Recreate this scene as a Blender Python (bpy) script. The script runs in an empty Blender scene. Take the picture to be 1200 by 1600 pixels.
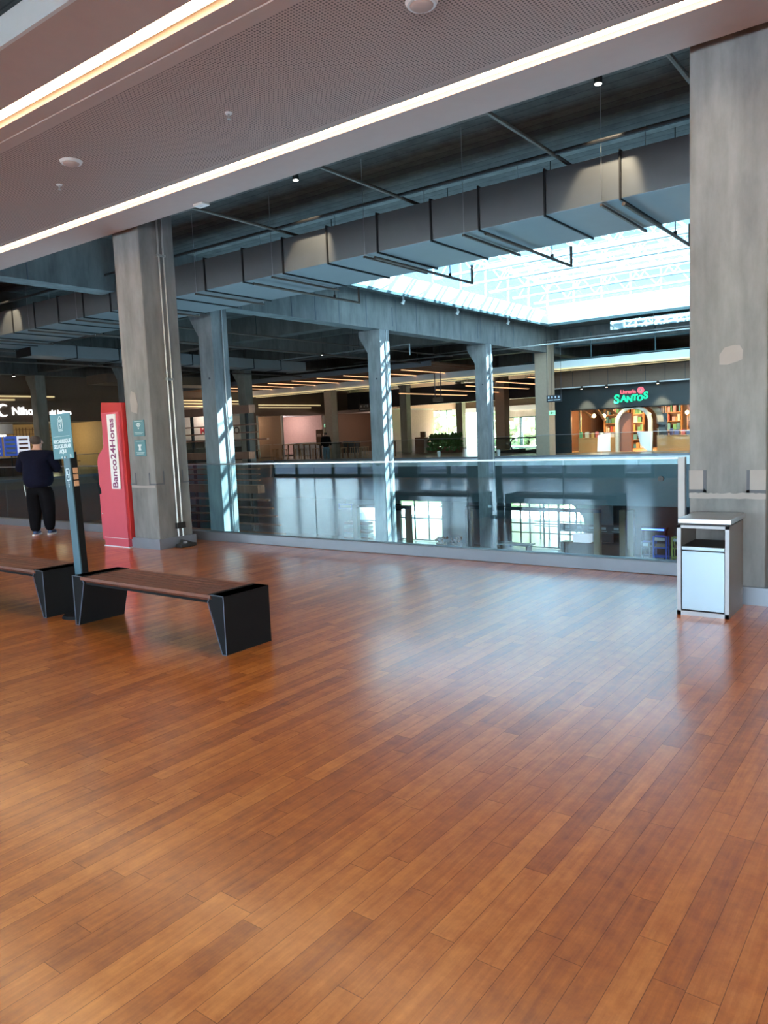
import bpy, bmesh, math, random
from mathutils import Vector, Matrix
random.seed(7)
PI = math.pi
sc = bpy.context.scene
COL = sc.collection

# ------------------------------------------------------------------ camera, sky, sun, exposure
FPX, YAW, PITCH, ROLL, CAMH = 1184.54, -.643771, -.1033888, -.0417694, 1.55
fw = Vector((math.sin(YAW)*math.cos(PITCH), math.cos(YAW)*math.cos(PITCH), math.sin(PITCH)))
rt = Vector((math.cos(YAW), -math.sin(YAW), 0)); up = rt.cross(fw)
R_ = math.cos(ROLL)*rt + math.sin(ROLL)*up
U_ = -math.sin(ROLL)*rt + math.cos(ROLL)*up
cd = bpy.data.cameras.new('camera'); cam = bpy.data.objects.new('camera', cd); COL.objects.link(cam)
m = Matrix.Identity(4)
for i in range(3):
    m[i][0] = R_[i]; m[i][1] = U_[i]; m[i][2] = -fw[i]
m[2][3] = CAMH
cam.matrix_world = m
cd.sensor_fit = 'HORIZONTAL'; cd.sensor_width = 36; cd.lens = 36*FPX/1200
cd.clip_end = 400; cd.clip_start = .05
sc.camera = cam

w = bpy.data.worlds.new('world'); sc.world = w; w.use_nodes = True
nt = w.node_tree; nt.nodes.clear()
wo = nt.nodes.new('ShaderNodeOutputWorld'); bg = nt.nodes.new('ShaderNodeBackground')
sky = nt.nodes.new('ShaderNodeTexSky'); sky.sky_type = 'NISHITA'; sky.sun_disc = False
sky.sun_elevation = math.radians(40); sky.sun_rotation = math.radians(115); sky.air_density = 1.0
sky.ozone_density = 1.6
nt.links.new(sky.outputs[0], bg.inputs[0]); nt.links.new(bg.outputs[0], wo.inputs[0])
bg.inputs[1].default_value = 1.3

sd = bpy.data.lights.new('sun', 'SUN'); sun = bpy.data.objects.new('sun', sd); COL.objects.link(sun)
SUN = Vector((1, 2.5, 2.3)).normalized()
sun.rotation_euler = SUN.to_track_quat('Z', 'Y').to_euler(); sun.location = (5, 40, 30)
sd.energy = 320; sd.angle = math.radians(.6); sd.color = (1, .96, .9)

sc.view_settings.view_transform = 'Standard'; sc.view_settings.look = 'None'
sc.view_settings.gamma = 1; sc.view_settings.exposure = 1.05
sc.view_settings.use_curve_mapping = False
sc.cycles.max_bounces = 10; sc.cycles.diffuse_bounces = 5; sc.cycles.glossy_bounces = 5
sc.cycles.transparent_max_bounces = 24; sc.cycles.sample_clamp_indirect = 6
sc.cycles.caustics_reflective = False; sc.cycles.caustics_refractive = False
sc.cycles.use_denoising = True

# ------------------------------------------------------------------ materials
MATS = {}
def newmat(name):
    mt = bpy.data.materials.new(name); mt.use_nodes = True
    n = mt.node_tree; n.nodes.clear()
    out = n.nodes.new('ShaderNodeOutputMaterial')
    MATS[name] = mt
    return mt, n, out
def pm(name, col, rough=.5, metal=0, emis=None, es=0, noise=.06, nscale=8, coat=0, bump=0, spec=.5):
    mt, n, out = newmat(name)
    b = n.nodes.new('ShaderNodeBsdfPrincipled'); n.links.new(b.outputs[0], out.inputs[0])
    b.inputs['Roughness'].default_value = rough; b.inputs['Metallic'].default_value = metal
    b.inputs['Coat Weight'].default_value = coat; b.inputs['Specular IOR Level'].default_value = spec
    tc = n.nodes.new('ShaderNodeTexCoord'); nz = n.nodes.new('ShaderNodeTexNoise')
    nz.inputs['Scale'].default_value = nscale; nz.inputs['Detail'].default_value = 4
    n.links.new(tc.outputs['Object'], nz.inputs['Vector'])
    mx = n.nodes.new('ShaderNodeMix'); mx.data_type = 'RGBA'
    mx.inputs[6].default_value = [max(0, c*(1-noise*2)) for c in col]+[1]
    mx.inputs[7].default_value = [min(1, c*(1+noise*2)) for c in col]+[1]
    n.links.new(nz.outputs[0], mx.inputs[0]); n.links.new(mx.outputs[2], b.inputs['Base Color'])
    if bump:
        bp = n.nodes.new('ShaderNodeBump'); bp.inputs['Strength'].default_value = bump; bp.inputs['Distance'].default_value = .01
        n.links.new(nz.outputs[0], bp.inputs['Height']); n.links.new(bp.outputs[0], b.inputs['Normal'])
    if emis:
        b.inputs['Emission Color'].default_value = list(emis)+[1]; b.inputs['Emission Strength'].default_value = es
    return mt
def glassmat(name, tint, refl=1.0, rough=0.0, ior=1.5):
    mt, n, out = newmat(name)
    tr = n.nodes.new('ShaderNodeBsdfTransparent'); tr.inputs[0].default_value = list(tint)+[1]
    gl = n.nodes.new('ShaderNodeBsdfGlossy'); gl.inputs['Roughness'].default_value = rough
    fr = n.nodes.new('ShaderNodeFresnel'); g0 = n.nodes.new('ShaderNodeNewGeometry')
    mi = n.nodes.new('ShaderNodeMix'); mi.data_type = 'FLOAT'; mi.inputs[2].default_value = ior; mi.inputs[3].default_value = 1/ior
    n.links.new(g0.outputs['Backfacing'], mi.inputs[0]); n.links.new(mi.outputs[0], fr.inputs[0])
    mu = n.nodes.new('ShaderNodeMath'); mu.operation = 'MULTIPLY'; mu.inputs[1].default_value = refl
    mx = n.nodes.new('ShaderNodeMixShader')
    n.links.new(fr.outputs[0], mu.inputs[0]); n.links.new(mu.outputs[0], mx.inputs[0])
    n.links.new(tr.outputs[0], mx.inputs[1]); n.links.new(gl.outputs[0], mx.inputs[2])
    n.links.new(mx.outputs[0], out.inputs[0])
    return mt
def concrete(name, ca, cb, rough=.75, board=0, streak=.6):
    mt, n, out = newmat(name)
    b = n.nodes.new('ShaderNodeBsdfPrincipled'); n.links.new(b.outputs[0], out.inputs[0])
    b.inputs['Roughness'].default_value = rough
    geo = n.nodes.new('ShaderNodeNewGeometry')
    mp = n.nodes.new('ShaderNodeMapping'); mp.inputs['Scale'].default_value = (1, 1, .35)
    n.links.new(geo.outputs['Position'], mp.inputs[0])
    n1 = n.nodes.new('ShaderNodeTexNoise'); n1.inputs['Scale'].default_value = 2.6; n1.inputs['Detail'].default_value = 8; n1.inputs['Roughness'].default_value = .62
    n.links.new(mp.outputs[0], n1.inputs['Vector'])
    mp2 = n.nodes.new('ShaderNodeMapping'); mp2.inputs['Scale'].default_value = (9, 9, .8)
    n.links.new(geo.outputs['Position'], mp2.inputs[0])
    n2 = n.nodes.new('ShaderNodeTexNoise'); n2.inputs['Scale'].default_value = 1.5; n2.inputs['Detail'].default_value = 5
    n.links.new(mp2.outputs[0], n2.inputs['Vector'])
    av = n.nodes.new('ShaderNodeMix'); av.data_type = 'FLOAT'; av.inputs[0].default_value = .35*streak
    n.links.new(n1.outputs[0], av.inputs[2]); n.links.new(n2.outputs[0], av.inputs[3])
    cr = n.nodes.new('ShaderNodeValToRGB'); e = cr.color_ramp.elements
    e[0].position = .32; e[0].color = list(ca)+[1]; e[1].position = .68; e[1].color = list(cb)+[1]
    n.links.new(av.outputs[0], cr.inputs[0])
    last = cr.outputs[0]
    if board:
        sp = n.nodes.new('ShaderNodeSeparateXYZ'); n.links.new(geo.outputs['Position'], sp.inputs[0])
        a = n.nodes.new('ShaderNodeMath'); a.operation = 'MULTIPLY'; a.inputs[1].default_value = 1/board
        n.links.new(sp.outputs[1], a.inputs[0])
        f = n.nodes.new('ShaderNodeMath'); f.operation = 'FRACT'; n.links.new(a.outputs[0], f.inputs[0])
        l = n.nodes.new('ShaderNodeMath'); l.operation = 'LESS_THAN'; l.inputs[1].default_value = .1
        n.links.new(f.outputs[0], l.inputs[0])
        fl = n.nodes.new('ShaderNodeMath'); fl.operation = 'FLOOR'; n.links.new(a.outputs[0], fl.inputs[0])
        wn = n.nodes.new('ShaderNodeTexWhiteNoise'); wn.noise_dimensions = '1D'; n.links.new(fl.outputs[0], wn.inputs['W'])
        mr = n.nodes.new('ShaderNodeMapRange'); mr.inputs[3].default_value = .6; mr.inputs[4].default_value = 1.3
        n.links.new(wn.outputs[0], mr.inputs[0])
        sb = n.nodes.new('ShaderNodeMath'); sb.operation = 'MULTIPLY_ADD'; sb.inputs[1].default_value = -.4
        n.links.new(l.outputs[0], sb.inputs[0]); n.links.new(mr.outputs[0], sb.inputs[2])
        mm = n.nodes.new('ShaderNodeMix'); mm.data_type = 'RGBA'; mm.blend_type = 'MULTIPLY'; mm.inputs[0].default_value = 1
        n.links.new(last, mm.inputs[6]); n.links.new(sb.outputs[0], mm.inputs[7]); last = mm.outputs[2]
    n.links.new(last, b.inputs['Base Color'])
    bp = n.nodes.new('ShaderNodeBump'); bp.inputs['Strength'].default_value = .25; bp.inputs['Distance'].default_value = .02
    n.links.new(n1.outputs[0], bp.inputs['Height']); n.links.new(bp.outputs[0], b.inputs['Normal'])
    return mt
def planks(name, c1, c2, cdark, width=.09, length=.9, rough=.2, coat=.35, axis='Y', gap=.0022):
    mt, n, out = newmat(name)
    L = n.links
    b = n.nodes.new('ShaderNodeBsdfPrincipled'); L.new(b.outputs[0], out.inputs[0])
    geo = n.nodes.new('ShaderNodeNewGeometry'); sp = n.nodes.new('ShaderNodeSeparateXYZ'); L.new(geo.outputs['Position'], sp.inputs[0])
    ia, il = (0, 1) if axis == 'Y' else (1, 0)
    def mth(op, a, bb=None, c=None):
        x = n.nodes.new('ShaderNodeMath'); x.operation = op
        for i, v in enumerate((a, bb, c)):
            if v is None: continue
            if isinstance(v, (int, float)): x.inputs[i].default_value = v
            else: L.new(v, x.inputs[i])
        return x.outputs[0]
    rowf = mth('DIVIDE', sp.outputs[ia], width); row = mth('FLOOR', rowf); fr = mth('FRACT', rowf)
    wn = n.nodes.new('ShaderNodeTexWhiteNoise'); wn.noise_dimensions = '1D'; L.new(row, wn.inputs['W'])
    off = mth('MULTIPLY', wn.outputs[0], 7.3)
    lf = mth('ADD', mth('DIVIDE', sp.outputs[il], length), off)
    li = mth('FLOOR', lf); lfr = mth('FRACT', lf)
    cmb = n.nodes.new('ShaderNodeCombineXYZ'); L.new(row, cmb.inputs[0]); L.new(li, cmb.inputs[1])
    wn2 = n.nodes.new('ShaderNodeTexWhiteNoise'); wn2.noise_dimensions = '3D'; L.new(cmb.outputs[0], wn2.inputs['Vector'])
    # grain
    gv = n.nodes.new('ShaderNodeCombineXYZ')
    L.new(mth('MULTIPLY', sp.outputs[ia], 38.0), gv.inputs[0]); L.new(mth('MULTIPLY', sp.outputs[il], 2.2), gv.inputs[1])
    L.new(mth('MULTIPLY', wn2.outputs[0], 31.0), gv.inputs[2])
    g = n.nodes.new('ShaderNodeTexNoise'); g.inputs['Scale'].default_value = 1; g.inputs['Detail'].default_value = 7; g.inputs['Roughness'].default_value = .65
    L.new(gv.outputs[0], g.inputs['Vector'])
    # mottling
    mo = n.nodes.new('ShaderNodeTexNoise'); mo.inputs['Scale'].default_value = 11; mo.inputs['Detail'].default_value = 6; mo.inputs['Roughness'].default_value = .7
    L.new(geo.outputs['Position'], mo.inputs['Vector'])
    t = mth('ADD', mth('MULTIPLY', wn2.outputs[0], .34), mth('MULTIPLY', g.outputs[0], .8))
    t = mth('ADD', t, mth('MULTIPLY', mo.outputs[0], .75)); t = mth('SUBTRACT', t, .445)
    cr = n.nodes.new('ShaderNodeValToRGB'); e = cr.color_ramp.elements
    e[0].position = .12; e[0].color = list(cdark)+[1]; e[1].position = .85; e[1].color = list(c2)+[1]
    k = e.new(.48); k.color = list(c1)+[1]
    L.new(t, cr.inputs[0])
    g1 = mth('LESS_THAN', fr, gap/width); g2 = mth('LESS_THAN', lfr, gap/length)
    gg = mth('MAXIMUM', g1, g2)
    mx = n.nodes.new('ShaderNodeMix'); mx.data_type = 'RGBA'; L.new(mth('MULTIPLY', gg, .75), mx.inputs[0]); L.new(cr.outputs[0], mx.inputs[6])
    mx.inputs[7].default_value = [c*.25 for c in cdark]+[1]
    L.new(mx.outputs[2], b.inputs['Base Color'])
    L.new(mth('ADD', mth('MULTIPLY', g.outputs[0], .05), mth('ADD', rough, mth('MULTIPLY', gg, .3))), b.inputs['Roughness'])
    b.inputs['Specular IOR Level'].default_value = .62
    b.inputs['Coat Weight'].default_value = coat; b.inputs['Coat Roughness'].default_value = .20; b.inputs['Coat IOR'].default_value = 1.6
    bp = n.nodes.new('ShaderNodeBump'); bp.inputs['Strength'].default_value = .12; bp.inputs['Distance'].default_value = .0012
    hh = mth('SUBTRACT', mth('MULTIPLY', g.outputs[0], .12), gg)
    L.new(hh, bp.inputs['Height'])  # joints read through colour and gloss
    return mt
def perforated(name, col, dark, pitch=.028, r=.0085, y0=4.15, y1=5.82):
    mt, n, out = newmat(name); L = n.links
    b = n.nodes.new('ShaderNodeBsdfPrincipled'); L.new(b.outputs[0], out.inputs[0]); b.inputs['Roughness'].default_value = .8
    geo = n.nodes.new('ShaderNodeNewGeometry'); sp = n.nodes.new('ShaderNodeSeparateXYZ'); L.new(geo.outputs['Position'], sp.inputs[0])
    def mth(op, a, bb=None):
        x = n.nodes.new('ShaderNodeMath'); x.operation = op
        for i, v in enumerate((a, bb)):
            if v is None: continue
            if isinstance(v, (int, float)): x.inputs[i].default_value = v
            else: L.new(v, x.inputs[i])
        return x.outputs[0]
    fx = mth('SUBTRACT', mth('FRACT', mth('DIVIDE', sp.outputs[0], pitch)), .5)
    fy = mth('SUBTRACT', mth('FRACT', mth('DIVIDE', sp.outputs[1], pitch)), .5)
    d = mth('SQRT', mth('ADD', mth('MULTIPLY', fx, fx), mth('MULTIPLY', fy, fy)))
    hole = mth('LESS_THAN', d, r/pitch)
    ins = mth('MULTIPLY', mth('GREATER_THAN', sp.outputs[1], y0), mth('LESS_THAN', sp.outputs[1], y1))
    mx = n.nodes.new('ShaderNodeMix'); mx.data_type = 'RGBA'; L.new(mth('MULTIPLY', hole, ins), mx.inputs[0])
    mx.inputs[6].default_value = list(col)+[1]; mx.inputs[7].default_value = list(dark)+[1]
    L.new(mx.outputs[2], b.inputs['Base Color'])
    return mt
def emit(name, col, s): return pm(name, [c*.8 for c in col], .6, emis=col, es=s, noise=0)

M = MATS
concrete('concrete', (.105, .107, .108), (.26, .262, .262))
concrete('concrete_shade', (.06, .053, .047), (.13, .118, .105))  # deeper tone for beams away from the roof light, shade put into colour
concrete('concrete_warm', (.20, .185, .16), (.34, .31, .27))
concrete('concrete_roof', (.075, .07, .065), (.18, .17, .16), board=.23)
concrete('concrete_beam', (.09, .094, .093), (.19, .192, .188))
pm('plaster_patch', (.31, .285, .275), .9, noise=.05)
pm('notch_dark', (.10, .11, .13), .9)
planks('wood_floor', (.56, .150, .020), (.82, .29, .058), (.27, .052, .009), rough=.285, coat=1.0)
planks('bench_wood', (.15, .042, .020), (.24, .078, .038), (.06, .018, .010), width=.066, length=3.2, rough=.5, coat=0, axis='X', gap=.006)
planks('wood_slat', (.42, .17, .09), (.55, .25, .14), (.25, .09, .05), width=.1, length=2, rough=.5, coat=0, axis='X', gap=.001)
pm('tile_floor', (.20, .17, .14), .29, nscale=2)
pm('lower_floor', (.16, .20, .24), .29, nscale=1)
perforated('soffit_panel', (.40, .315, .285), (.11, .085, .08))
pm('soffit_paint', (.40, .315, .285), .75, noise=.02)
pm('soffit_side', (.55, .60, .62), .7, noise=.02)
pm('black_steel', (.009, .009, .010), .7, spec=.12)
pm('black_steel_edge', (.12, .15, .20), .35, metal=.5)
pm('dark_steel', (.035, .033, .033), .5, metal=.5)
pm('pipe_brown', (.10, .07, .055), .55, metal=.3)
pm('duct_grey', (.19, .195, .20), .48, metal=.45, noise=.04, nscale=3)
pm('galvanised', (.42, .43, .44), .35, metal=.85, noise=.1, nscale=14)
pm('brushed_steel', (.52, .53, .55), .3, metal=.9, noise=.04)
pm('bin_grey', (.34, .34, .35), .38, metal=.35, noise=.03)
pm('bin_side', (.17, .14, .125), .45, metal=.3, noise=.03)
pm('bin_door', (.36, .46, .52), .22, metal=.2, noise=.01, coat=.4)
pm('curb_metal', (.21, .225, .26), .42, metal=.5, noise=.03)
pm('white_metal', (.70, .73, .74), .4, noise=.02)
pm('white_paint', (.75, .75, .74), .6, noise=.02)
pm('kiosk_red', (.42, .02, .02), .42, noise=.02, coat=.2)
pm('kiosk_pink', (.52, .075, .115), .45, noise=.02, coat=.25)
pm('kiosk_screen', (.02, .02, .025), .15)
pm('sign_teal', (.075, .20, .24), .5, noise=.03)
pm('pole_teal', (.045, .10, .13), .4, metal=.3)
pm('ink_white', (.66, .74, .78), .5, noise=0)
pm('ink_purple', (.20, .04, .14), .5, noise=0)
pm('ink_red', (.55, .05, .08), .5, noise=0)
pm('ink_dark', (.03, .03, .04), .5, noise=0)
pm('wood_token', (.55, .30, .17), .5)
pm('black_rubber', (.02, .02, .02), .6)
pm('navy_cloth', (.006, .007, .018), .95, noise=.15, nscale=20, spec=.08)
pm('black_cloth', (.005, .005, .007), .95, noise=.15, nscale=20, spec=.08)
pm('denim', (.16, .24, .30), .85)
pm('skin', (.55, .30, .22), .55, noise=.04)
pm('hair_dark', (.045, .03, .025), .75, bump=.5, nscale=90)
pm('shoe_navy', (.03, .05, .12), .6)
pm('shoe_white', (.70, .72, .75), .6)
glassmat('rail_glass', (.84, .92, .92), 1.7)
glassmat('far_rail_glass', (.93, .97, .97), .7)
glassmat('window_glass', (.93, .97, .97), .8)
glassmat('roof_glass', (.30, .385, .42), .7)
glassmat('mirror_glass', (.5, .6, .6), 6.0, 0.03)
glassmat('shop_glass', (.88, .92, .92), .8)
emit('strip_warm', (1, .70, .40), 9)
emit('strip_far', (1, .80, .42), .30)
emit('strip_orange', (1, .50, .24), .8)
emit('sign_white_lit', (.9, .95, 1), 1.5)
emit('sign_green_lit', (.01, .75, .30), .55)
emit('sign_pink_lit', (1, .12, .16), .6)
emit('lamp_warm', (1, .72, .38), 14)
emit('lamp_white', (1, .95, .85), 12)
emit('screen_blue', (.04, .09, .42), .35)
emit('neon_blue', (.04, .10, 1), 8)
emit('exit_green', (.35, .8, .5), .4)
emit('screen_white', (.8, .85, 1), .35)
pm('brown_panel', (.16, .105, .075), .5, noise=.05)
pm('beige_wall', (.42, .31, .23), .7)
pm('pink_wall', (.55, .36, .32), .7)
pm('white_wall', (.62, .60, .62), .7)
pm('yellow_wall', (.45, .33, .17), .7)
pm('shop_black', (.018, .026, .03), .4)
pm('shop_wood', (.58, .29, .12), .5)
pm('shop_wood_dark', (.12, .055, .03), .5)
pm('cream_arch', (.62, .56, .45), .7)
pm('slab_side', (.09, .11, .12), .5)
pm('teal_dark', (.03, .05, .055), .4)
pm('canopy_wood', (.20, .085, .045), .6)
pm('dark_ceiling', (.035, .033, .032), .8)
pm('lower_wall', (.42, .48, .54), .6)
pm('lower_dark', (.03, .035, .045), .5)
pm('timber', (.38, .26, .16), .6)
pm('leaf', (.045, .12, .03), .8, noise=.4, nscale=12)
pm('leaf_light', (.12, .17, .10), .8, noise=.4, nscale=9)
pm('stone_wall', (.25, .22, .20), .9, noise=.25, nscale=4)
pm('bark', (.10, .07, .05), .9)
pm('paving', (.12, .135, .155), .85, noise=.2, nscale=3)
pm('grass', (.09, .16, .05), .9, noise=.3, nscale=2)
pm('brick_red', (.30, .12, .08), .8, noise=.25, nscale=25)
pm('frame_teal', (.04, .075, .085), .4, metal=.3)
pm('banner_white', (.80, .84, .86), .6, noise=.01)
pm('rack_blue', (.03, .14, .75), .4)
pm('rack_yellow', (.55, .60, .15), .4)
pm('seat_wood', (.45, .30, .18), .6)
BOOKC = []
for i, c in enumerate([(.6, .55, .45), (.45, .08, .07), (.08, .25, .32), (.65, .6, .58), (.5, .3, .1), (.1, .3, .15), (.6, .3, .33), (.08, .08, .2)]):
    pm('book_cover_%s' % 'abcdefgh'[i], c, .6); BOOKC.append('book_cover_%s' % 'abcdefgh'[i])

# ------------------------------------------------------------------ helpers
def chain(o):
    v = Vector((0, 0, 0))
    while o is not None:
        v += o.location; o = o.parent
    return v
class B:
    def __init__(s): s.bm = bmesh.new()
    def box(s, x0, x1, y0, y1, z0, z1, bev=0):
        r = bmesh.ops.create_cube(s.bm, size=1)['verts']
        for v in r:
            v.co = Vector(((x0+x1)/2+v.co.x*(x1-x0), (y0+y1)/2+v.co.y*(y1-y0), (z0+z1)/2+v.co.z*(z1-z0)))
        if bev:
            es = list({e for v in r for e in v.link_edges})
            bmesh.ops.bevel(s.bm, geom=es, offset=bev, segments=2, affect='EDGES', profile=.5)
        return s
    def tube(s, pts, r, n=8):
        for a, b in zip(pts[:-1], pts[1:]):
            a, b = Vector(a), Vector(b); d = b-a; L = d.length
            if L < 1e-6: continue
            q = d.to_track_quat('Z', 'Y').to_matrix().to_4x4()
            bmesh.ops.create_cone(s.bm, cap_ends=True, segments=n, radius1=r, radius2=r, depth=L, matrix=Matrix.Translation((a+b)/2) @ q)
        for p in pts[1:-1]:
            bmesh.ops.create_uvsphere(s.bm, u_segments=n, v_segments=5, radius=r*1.02, matrix=Matrix.Translation(p))
        return s
    def bar(s, a, b, wx, wz, upv=(0, 0, 1)):
        a, b = Vector(a), Vector(b); d = (b-a); L = d.length; d.normalize()
        u = Vector(upv); sd_ = d.cross(u).normalized(); u = sd_.cross(d)
        r = bmesh.ops.create_cube(s.bm, size=1)['verts']
        for v in r:
            v.co = (a+b)/2 + sd_*v.co.x*wx + d*v.co.y*L + u*v.co.z*wz
        return s
    def cone(s, c, r1, r2, h, n=24, rot=None):
        mtx = Matrix.Translation(Vector(c)) @ (rot.to_4x4() if rot else Matrix.Identity(4))
        bmesh.ops.create_cone(s.bm, cap_ends=True, segments=n, radius1=r1, radius2=r2, depth=h, matrix=mtx)
        return s
    def sph(s, c, r, sx=1, sy=1, sz=1, n=16):
        mtx = Matrix.Translation(Vector(c)) @ Matrix.Diagonal((sx, sy, sz, 1))
        bmesh.ops.create_uvsphere(s.bm, u_segments=n, v_segments=n//2+2, radius=r, matrix=mtx)
        return s
    def prism(s, poly, axis, a0, a1):
        """poly: 2-D points; axis 'x': (y,z), 'y': (x,z), 'z': (x,y)"""
        def P3(p, a):
            return {'x': (a, p[0], p[1]), 'y': (p[0], a, p[1]), 'z': (p[0], p[1], a)}[axis]
        v0 = [s.bm.verts.new(P3(p, a0)) for p in poly]; v1 = [s.bm.verts.new(P3(p, a1)) for p in poly]
        k = len(poly)
        s.bm.faces.new(v0); s.bm.faces.new(list(reversed(v1)))
        for i in range(k):
            s.bm.faces.new((v0[i], v1[i], v1[(i+1) % k], v0[(i+1) % k]))
        return s
    def blob(s, c, r, sx=1, sy=1, sz=1, sub=2, amp=.25, seed=0):
        rr = random.Random(seed)
        v = bmesh.ops.create_icosphere(s.bm, subdivisions=sub, radius=r, matrix=Matrix.Identity(4))['verts']
        for q in v:
            q.co *= 1+rr.uniform(-amp, amp)
            q.co = Vector((q.co.x*sx+c[0], q.co.y*sy+c[1], q.co.z*sz+c[2]))
        return s
    def build(s, name, mat, parent=None, smooth=False, loc=None):
        bmesh.ops.recalc_face_normals(s.bm, faces=s.bm.faces)
        me = bpy.data.meshes.new(name)
        if parent is not None: org = chain(parent)
        elif loc is not None: org = Vector(loc)
        else:
            xs = [v.co for v in s.bm.verts]
            org = Vector(((min(v.x for v in xs)+max(v.x for v in xs))/2, (min(v.y for v in xs)+max(v.y for v in xs))/2, min(v.z for v in xs)))
        for v in s.bm.verts: v.co -= org
        if smooth:
            for f in s.bm.faces: f.smooth = True
        s.bm.to_mesh(me); s.bm.free()
        o = bpy.data.objects.new(name, me); COL.objects.link(o)
        me.materials.append(M[mat])
        if parent is not None: o.parent = parent
        else: o.location = org
        return o
def tag(o, label, cat, group=None, kind=None):
    if label: o['label'] = label
    if cat: o['category'] = cat
    if group: o['group'] = group
    if kind: o['kind'] = kind
    return o
def thing(name, label, cat, loc, group=None):
    o = bpy.data.objects.new(name, None); COL.objects.link(o); o.location = loc; o.empty_display_size = .2
    return tag(o, label, cat, group)
def struct(name, b, mat, parent=None):
    o = b.build(name, mat, parent)
    if parent is None: o['kind'] = 'structure'
    return o
def dup(root, loc, label=None, group=None, rz=None):
    r = root.copy(); COL.objects.link(r); r.location = loc
    if rz is not None: r.rotation_euler = (0, 0, rz)
    if label: r['label'] = label
    if group: r['group'] = group
    def rec(a, na):
        for ch in list(a.children):
            c = ch.copy(); COL.objects.link(c); c.parent = na
            rec(ch, c)
    rec(root, r)
    return r
def text(name, s, size, mat, org, xdir, ydir, parent, ext=.003, bold=0, align='CENTER'):
    cu = bpy.data.curves.new('t', 'FONT'); cu.body = s; cu.size = size; cu.extrude = ext; cu.align_x = align; cu.align_y = 'CENTER'
    cu.offset = bold
    o = bpy.data.objects.new('t', cu); COL.objects.link(o)
    bpy.context.view_layer.update()
    me = bpy.data.meshes.new_from_object(o.evaluated_get(bpy.context.evaluated_depsgraph_get()))
    bpy.data.objects.remove(o)
    X, Y = Vector(xdir).normalized(), Vector(ydir).normalized(); Z = X.cross(Y)
    base = Vector(org) - (chain(parent) if parent else Vector((0, 0, 0)))
    for v in me.vertices: v.co = base + X*v.co.x + Y*v.co.y + Z*v.co.z
    me.materials.clear(); me.materials.append(M[mat])
    r = bpy.data.objects.new(name, me); COL.objects.link(r); r.parent = parent
    return r
def skinned(name, mat, verts, edges, radii, parent, org, rz=0, sub=2, flat=None):
    me = bpy.data.meshes.new(name); me.from_pydata(verts, edges, [])
    o = bpy.data.objects.new(name, me); COL.objects.link(o)
    o.modifiers.new('s', 'SKIN')
    for i, r in enumerate(radii):
        sv = me.skin_vertices[0].data[i]; sv.radius = (r, r) if not isinstance(r, tuple) else r
    me.skin_vertices[0].data[0].use_root = True
    ss = o.modifiers.new('u', 'SUBSURF'); ss.levels = sub; ss.render_levels = sub
    bpy.context.view_layer.update()
    m2 = bpy.data.meshes.new_from_object(o.evaluated_get(bpy.context.evaluated_depsgraph_get()))
    bpy.data.objects.remove(o)
    rm = Matrix.Rotation(rz, 3, 'Z'); base = Vector(org)-(chain(parent) if parent else Vector(org))
    for v in m2.vertices: v.co = rm @ v.co + base
    for p in m2.polygons: p.use_smooth = True
    m2.materials.clear(); m2.materials.append(M[mat])
    r = bpy.data.objects.new(name, m2); COL.objects.link(r)
    if parent: r.parent = parent
    else: r.location = org
    return r

# ------------------------------------------------------------------ structure: floors, slabs, walls, ceiling
LZ = -5.6                      # lower level
struct('floor', B().box(-43, 12, -5.8, 7.9, -.35, 0), 'wood_floor')
fb = B().box(-50, 12, 35, 60, -.35, 0).box(-43, -35, 7.9, 35, -.35, 0)
struct('floor', fb, 'tile_floor')
struct('floor', B().box(-50, 14, -6, 60, LZ-.3, LZ), 'lower_floor')
# slab edges round the void
struct('trim_1', B().box(-50, 12, 35.0, 35.5, -2.3, -.35), 'slab_side')
struct('trim_2', B().box(-35.5, -35, 7.9, 35, -2.3, -.35), 'slab_side')
struct('trim_3', B().box(-43, 12, 7.5, 7.9, -1.6, -.35), 'slab_side')
# ceiling slab with the roof-light opening
SX0, SX1, SY0, SY1, CZ = -16.6, 6.0, 19.6, 36.6, 6.72
cb = B()
cb.box(-50, 12, -5.8, SY0, CZ, CZ+.4); cb.box(-50, 12, SY1, 60, CZ, CZ+.4)
cb.box(-50, SX0, SY0, SY1, CZ, CZ+.4); cb.box(SX1, 12, SY0, SY1, CZ, CZ+.4)
struct('ceiling', cb, 'concrete_roof')
# walls
struct('wall_left', B().box(-43.4, -43, -5.8, 18, 0, CZ).box(-43.4, -43, 49.5, 60, 0, CZ).box(-43.4, -43, 18, 49.5, 3.6, CZ).box(-43.4, -43, 28.6, 32.6, 0, 3.6).box(-43.4, -43, 40.4, 41.4, 0, 3.6).box(-43.4, -43, 41.4, 49.5, 3.3, 3.6).box(-43.4, -43, 18, 28.6, 3.1, 3.6), 'brown_panel')
struct('wall_right', B().box(12, 12.3, -5.8, 60, LZ, CZ), 'concrete_beam')
struct('wall_back', B().box(-43, -21.6, -6.1, -5.8, 0, CZ).box(-21.6, -6.6, -6.1, -5.8, 3.6, CZ).box(-6.6, -5.4, -6.1, -5.8, 0, CZ).box(-5.4, 12, -6.1, -5.8, 3.6, CZ), 'beige_wall')
struct('wall_front', B().box(-50, -39.6, 60, 60.3, 0, CZ).box(-39.6, -26, 60, 60.3, 3.45, CZ).box(-26, 12, 60, 60.3, 0, CZ), 'beige_wall')
struct('wall_lower_left', B().box(-43.4, -43, -6, 60, LZ, -.3), 'lower_wall')
struct('wall_lower_back', B().box(-43, 12, -6.2, -5.9, LZ, -.3), 'lower_dark')

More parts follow.
